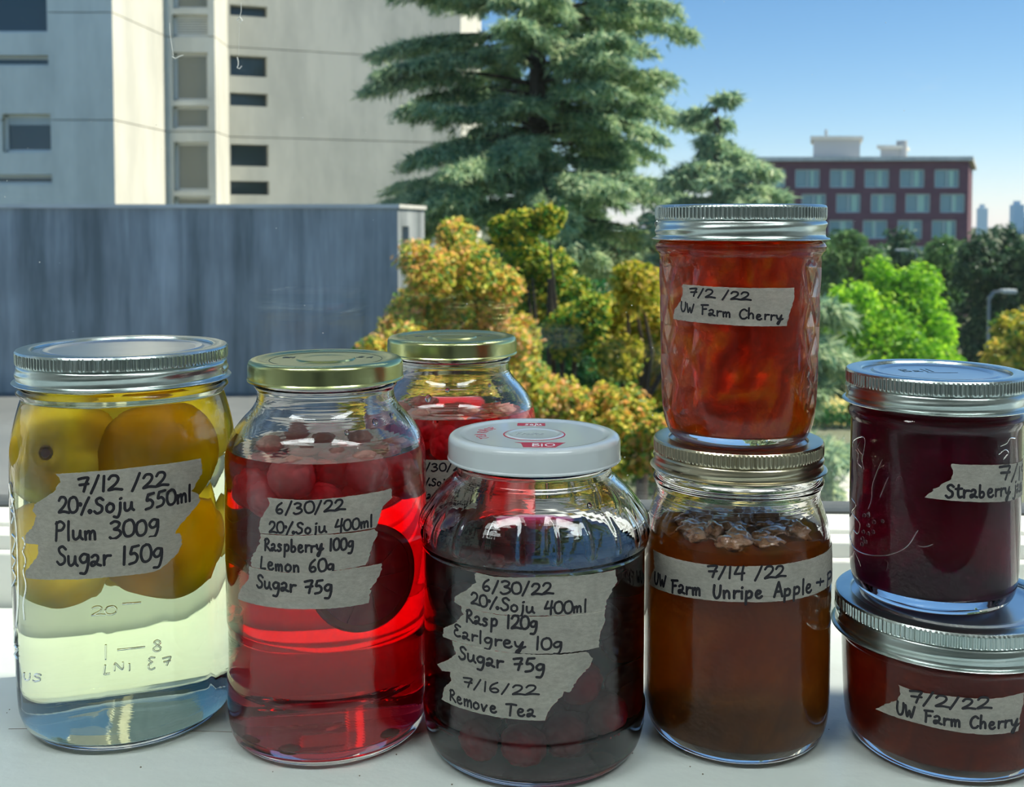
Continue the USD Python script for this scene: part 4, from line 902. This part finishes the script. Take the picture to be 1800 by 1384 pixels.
# brick building
BD = 90.
b0, b1, b2 = gp(1270, BD + 1.), gp(1701, BD), gp(1708, BD + 16)
ba = math.atan2(b1[1] - b0[1], b1[0] - b0[0])
bz = at(1500, 283, BD)[2]
bf = [b0, b1, b2, b0 + [2, 18]]
bm = mn(trimesh.creation.extrude_polygon(Polygon(bf), bz - GZ, engine='earcut')).translate((0, 0, GZ))
bw = []
for y0, y1, xs in ((298, 330, (1338, 1398, 1459, 1520, 1582, 1643)), (341, 374, (1348, 1409, 1470, 1531, 1592, 1653)), (387, 420, (1356, 1457, 1517, 1578, 1638)), (433, 462, (1365, 1425, 1485, 1545, 1588)), (478, 506, (1365, 1425, 1485, 1545, 1600))):
    for x in xs: bw.append((x, y0, x + 43, y1))
cuts = [mn(block(b0, ba, *(px_rect(r_, b0, ba)[:2]), -.5, .25, *(px_rect(r_, b0, ba)[2:]))) for r_ in bw]
bm = bm - manifold3d.Manifold.batch_boolean(cuts, manifold3d.OpType.Add)
BRICK = M('red_brick', {'geo': ('geometry', {}), 'mp': ('mapping', {'rotation': (math.pi / 2, 0, 0)}), 'k': ('brick_texture', {'scale': 1., 'color1': (.13, .05, .07), 'color2': (.17, .065, .085), 'mortar': (.14, .09, .10), 'brick_width': .4, 'row_height': .15, 'mortar_size': .012}), 'p': ('principled_bsdf', {'roughness': .8})},
          [('geo.position', 'mp.vector'), ('mp.vector', 'k.vector'), ('k.color', 'p.base_color')])
bo = np.array([b0[0], b0[1], 0])
brick = thing('brick_building', 'dark red brick building with rows of square windows', 'building', bo)
obj('wall_body', tm(bm.translate(tuple(-bo))), BRICK, brick, smooth=False)
obj('roof_edge', trimesh.creation.extrude_polygon(Polygon(bf).buffer(.35, join_style=2), .35, engine='earcut').apply_translation((-bo[0], -bo[1], bz)), CONC, brick, smooth=False)
TEAL = plain('teal_glass', (.20, .34, .36), .12); TFR = plain('teal_frame', (.50, .58, .55), .5); CURT = plain('curtain', (.42, .62, .50), .8)
rw = np.random.default_rng(4)
for r_ in bw:
    a, b, z0, z1 = px_rect(r_, b0, ba)
    f = .09
    fm = cat(block(b0, ba, a, b, .08, .2, z0, z0 + f), block(b0, ba, a, b, .08, .2, z1 - f, z1), block(b0, ba, a, a + f, .08, .2, z0, z1), block(b0, ba, b - f, b, .08, .2, z0, z1), block(b0, ba, (a + b) / 2 - .05, (a + b) / 2 + .05, .08, .2, z0, z1))
    wo = obj('window', fm.apply_translation(-bo), TFR, brick, smooth=False)
    obj('pane', block(b0, ba, a, b, .17, .22, z0, z1).apply_translation(-bo), TEAL, wo, smooth=False)
    c0 = (a + b) / 2 + rw.uniform(-.5, .3)
    obj('curtain', block(b0, ba, c0, c0 + rw.uniform(.25, .5), .14, .165, z0 + .1, z1 - .1).apply_translation(-bo), CURT, wo, smooth=False)
def roofbox(name, x0, y0, x1, d, dd, mat, label):
    q0, q1 = gp(x0, d), gp(x1, d)
    z1 = at((x0 + x1) / 2, y0, d)[2]
    pg = Polygon([q0, q1, q1 + [1.5, dd], q0 + [1.5, dd]])
    body = trimesh.creation.extrude_polygon(pg, z1 - bz, engine='earcut').apply_translation((-bo[0], -bo[1], bz))
    o = obj(name, body, mat, brick, smooth=False, label=label)
    obj('roof_cap', trimesh.creation.extrude_polygon(pg.buffer(.25, join_style=2), .3, engine='earcut').apply_translation((-bo[0], -bo[1], z1)), CONC2, o, smooth=False)
    return o
GREYB = plain('roof_grey', (.42, .44, .44), .8)
roofbox('lift_house', 1428, 246, 1510, 94., 6, GREYB, 'pale grey rooftop house')
roofbox('roof_vent', 1546, 262, 1580, 94., 3, GREYB, 'small rooftop vent')
obj('vent_duct', trimesh.creation.cylinder(.45, 1.6, sections=16).apply_translation(at(1585, 264, 94.) - bo), GREYB, brick)
obj('mast', tube([at(1452, 246, 96.) - bo, at(1452, 228, 96.) - bo], .12, 6), GREYB, brick)
# far towers
FAR = plain('far_tower', (.42, .55, .66), .6); FAR2 = plain('far_tower_pale', (.62, .70, .74), .6)
for px0, px1, y0, mat, lab in ((1782, 1800, 360, FAR, 'far blue glass tower at the right edge of the view'), (1722, 1736, 366, FAR2, 'far pale tower left of the blue glass tower'), (1806, 1830, 372, FAR2, 'far pale tower outside the right edge')):
    q0, q1 = gp(px0, 700.), gp(px1, 700.)
    z1 = at(px0, y0, 700.)[2]
    t = thing('far_tower', lab, 'building', (q0[0], q0[1], GZ))
    wdt = q1[0] - q0[0]
    obj('tower_body', bx(0, wdt, 0, wdt, 0, z1 - GZ), mat, t, smooth=False)
    obj('roof_plant', bx(wdt * .2, wdt * .7, wdt * .2, wdt * .7, z1 - GZ, z1 - GZ + 2.5), mat, t, smooth=False)
# trees on the right
leaf_tree('maple_tree', 'bright green round maple below the brick building', [(1560, 500, 40), (1500, 540, 45), (1610, 530, 50), (1560, 560, 60), (1640, 590, 45), (1490, 600, 45), (1560, 620, 60), (1640, 640, 40), (1460, 570, 35)], 38., 12000, .27, MAPLE, 51, 1560, jitter=1.5, trunk_r=.3)
leaf_tree('park_tree', 'dark blue-green tree at the right edge of the view', [(1760, 430, 35), (1720, 470, 45), (1790, 480, 50), (1740, 530, 50), (1810, 540, 50), (1700, 570, 40), (1760, 590, 45), (1710, 640, 50), (1840, 460, 50)], 60., 9000, .42, DKTREE, 52, 1760, jitter=2., trunk_r=.35)
leaf_tree('park_tree', 'pale green treetop in front of the brick corner', [(1655, 445, 26), (1640, 475, 30), (1675, 480, 30), (1655, 520, 35)], 66., 3500, .36, MIDTREE, 53, 1655, jitter=1., trunk_r=.3)
leaf_tree('park_tree', 'slim green treetop against the brick wall beside the quilted jar', [(1492, 425, 22), (1488, 465, 32), (1540, 460, 26), (1530, 500, 36), (1470, 510, 36), (1450, 460, 30)], 60., 5000, .38, MIDTREE, 54, 1495, jitter=1., trunk_r=.3)
leaf_tree('park_tree', 'dark tree in the shade below the bright maple', [(1480, 650, 40), (1540, 670, 45), (1620, 680, 45), (1690, 690, 45), (1450, 620, 35)], 45., 6000, .32, DKTREE, 55, 1580, jitter=1.5, trunk_r=.3)
leaf_tree('shrub_tree', 'orange-green shrub above the strawberry lid at the right edge', [(1775, 585, 34), (1800, 610, 40), (1765, 630, 32), (1830, 580, 40)], 24., 4000, .17, OLIVE, 56, 1790, jitter=.8)
rt = np.random.default_rng(77)
for k in range(8):
    x = 1040 + k * 110; y = rt.uniform(425, 470) - (50 if k < 2 else 0)
    leaf_tree('distant_tree', 'distant green tree along the street behind the park', [(x, y, 34), (x + 25, y + 30, 36), (x - 20, y + 40, 36), (x, y + 70, 40)], (72. if x < 1690 else 120.) + 10 * (k % 2), 1500, .6, DKTREE, 60 + k, x, jitter=1.5, group='distant trees along the street', trunk_r=.3)
for k in range(5):
    x = 560 + k * 130
    leaf_tree('distant_tree', 'shaded tree low behind the cedar', [(x, 500, 45), (x + 22, 560, 40), (x - 22, 570, 40)], 36., 2500, .34, DEEP, 80 + k, x, jitter=1.5, group='shaded trees behind the cedar', trunk_r=.3)
far_src = stage.GetPrimAtPath('/World/distant_tree_007')
for k in range(9):                          # the same row goes on past the right edge of the picture
    p = at(1960 + k * 170, HOR, 110 + 14 * (k % 3)); p[2] = GZ
    copy_of(far_src, p, (0, 0, 40 * k), scale=(1.5, 1.5, 1. + .15 * (k % 2)))
STEEL = plain('lamp_steel', (.16, .20, .23), .5)
def street_lamp(px, y0, d, s, label):
    b = at(px, HOR, d); b[2] = GZ
    z = at(px, y0, d)[2] - GZ
    t = thing('street_lamp', label, 'street lamp', b)
    obj('post', tube([(0, 0, 0), (0, 0, z * .6), (0, 0, z)], [.07, .06, .05], 8), STEEL, t)
    obj('arm', tube([(0, 0, z - .1), (s * .25, 0, z + .12), (s * .7, 0, z + .15)], .05, 6), STEEL, t)
    h = tm(rbox(s * .65 if s > 0 else s * 1.5, s * 1.5 if s > 0 else s * .65, -.16, .16, z + .08, z + .22, .05))
    obj('lamp_head', h, plain('lamp_head_%d' % px, (.34, .40, .41), .5), t)
street_lamp(1741, 521, 34., .55, 'grey street lamp among dark trees at the right')
street_lamp(1612, 444, 70., -.9, 'street lamp in front of the brick building')
# ground
obj('ground', bx(-500, 900, 2., 1500, GZ - .3, GZ), noisy('ground_soil', [(.35, (.08, .11, .05)), (.65, (.16, .17, .10))], scale=.15, rough=.95, coord='geo.position'), smooth=False, kind='structure')
def patch(name, pxs, dz, mat):
    pts = [onz(px, py, GZ + dz)[:2] for px, py in pxs]
    obj(name, trimesh.creation.extrude_polygon(Polygon(pts), .04, engine='earcut').apply_translation((0, 0, GZ + dz - .04)), mat, smooth=False, kind='structure')
patch('lawn', [(1150, 748), (1800, 748), (1900, 690), (1300, 690)], .05, noisy('dry_lawn', [(.35, (.50, .42, .12)), (.65, (.64, .54, .20))], scale=.4, rough=.95, coord='geo.position'))
patch('path', [(1425, 915), (1700, 915), (1750, 805), (1415, 805)], .05, noisy('pale_path', [(.35, (.50, .50, .44)), (.65, (.62, .61, .54))], scale=.5, rough=.95, coord='geo.position'))
c, r_ = [], []
for k in range(16):
    p = onz(1380 + k * 14, 752, GZ); p[2] = GZ + .5; c.append(p); r_.append(.55)
hb = c[0].copy(); hb[2] = GZ
hd = thing('hedge', 'low dark hedge along the dry lawn', 'hedge', hb)
hm = leaves(np.array(c) - hb, np.array(r_), 3500, .16, 91)
obj('foliage', hm, DEEP, hd, smooth=False, uv=leaf_uv(hm, 4, 91), kind='stuff')
obj('stems', cat([tube([(p - hb) * [1, 1, 0], p - hb], .03, 5) for p in c]), BARK, hd, kind='stuff')
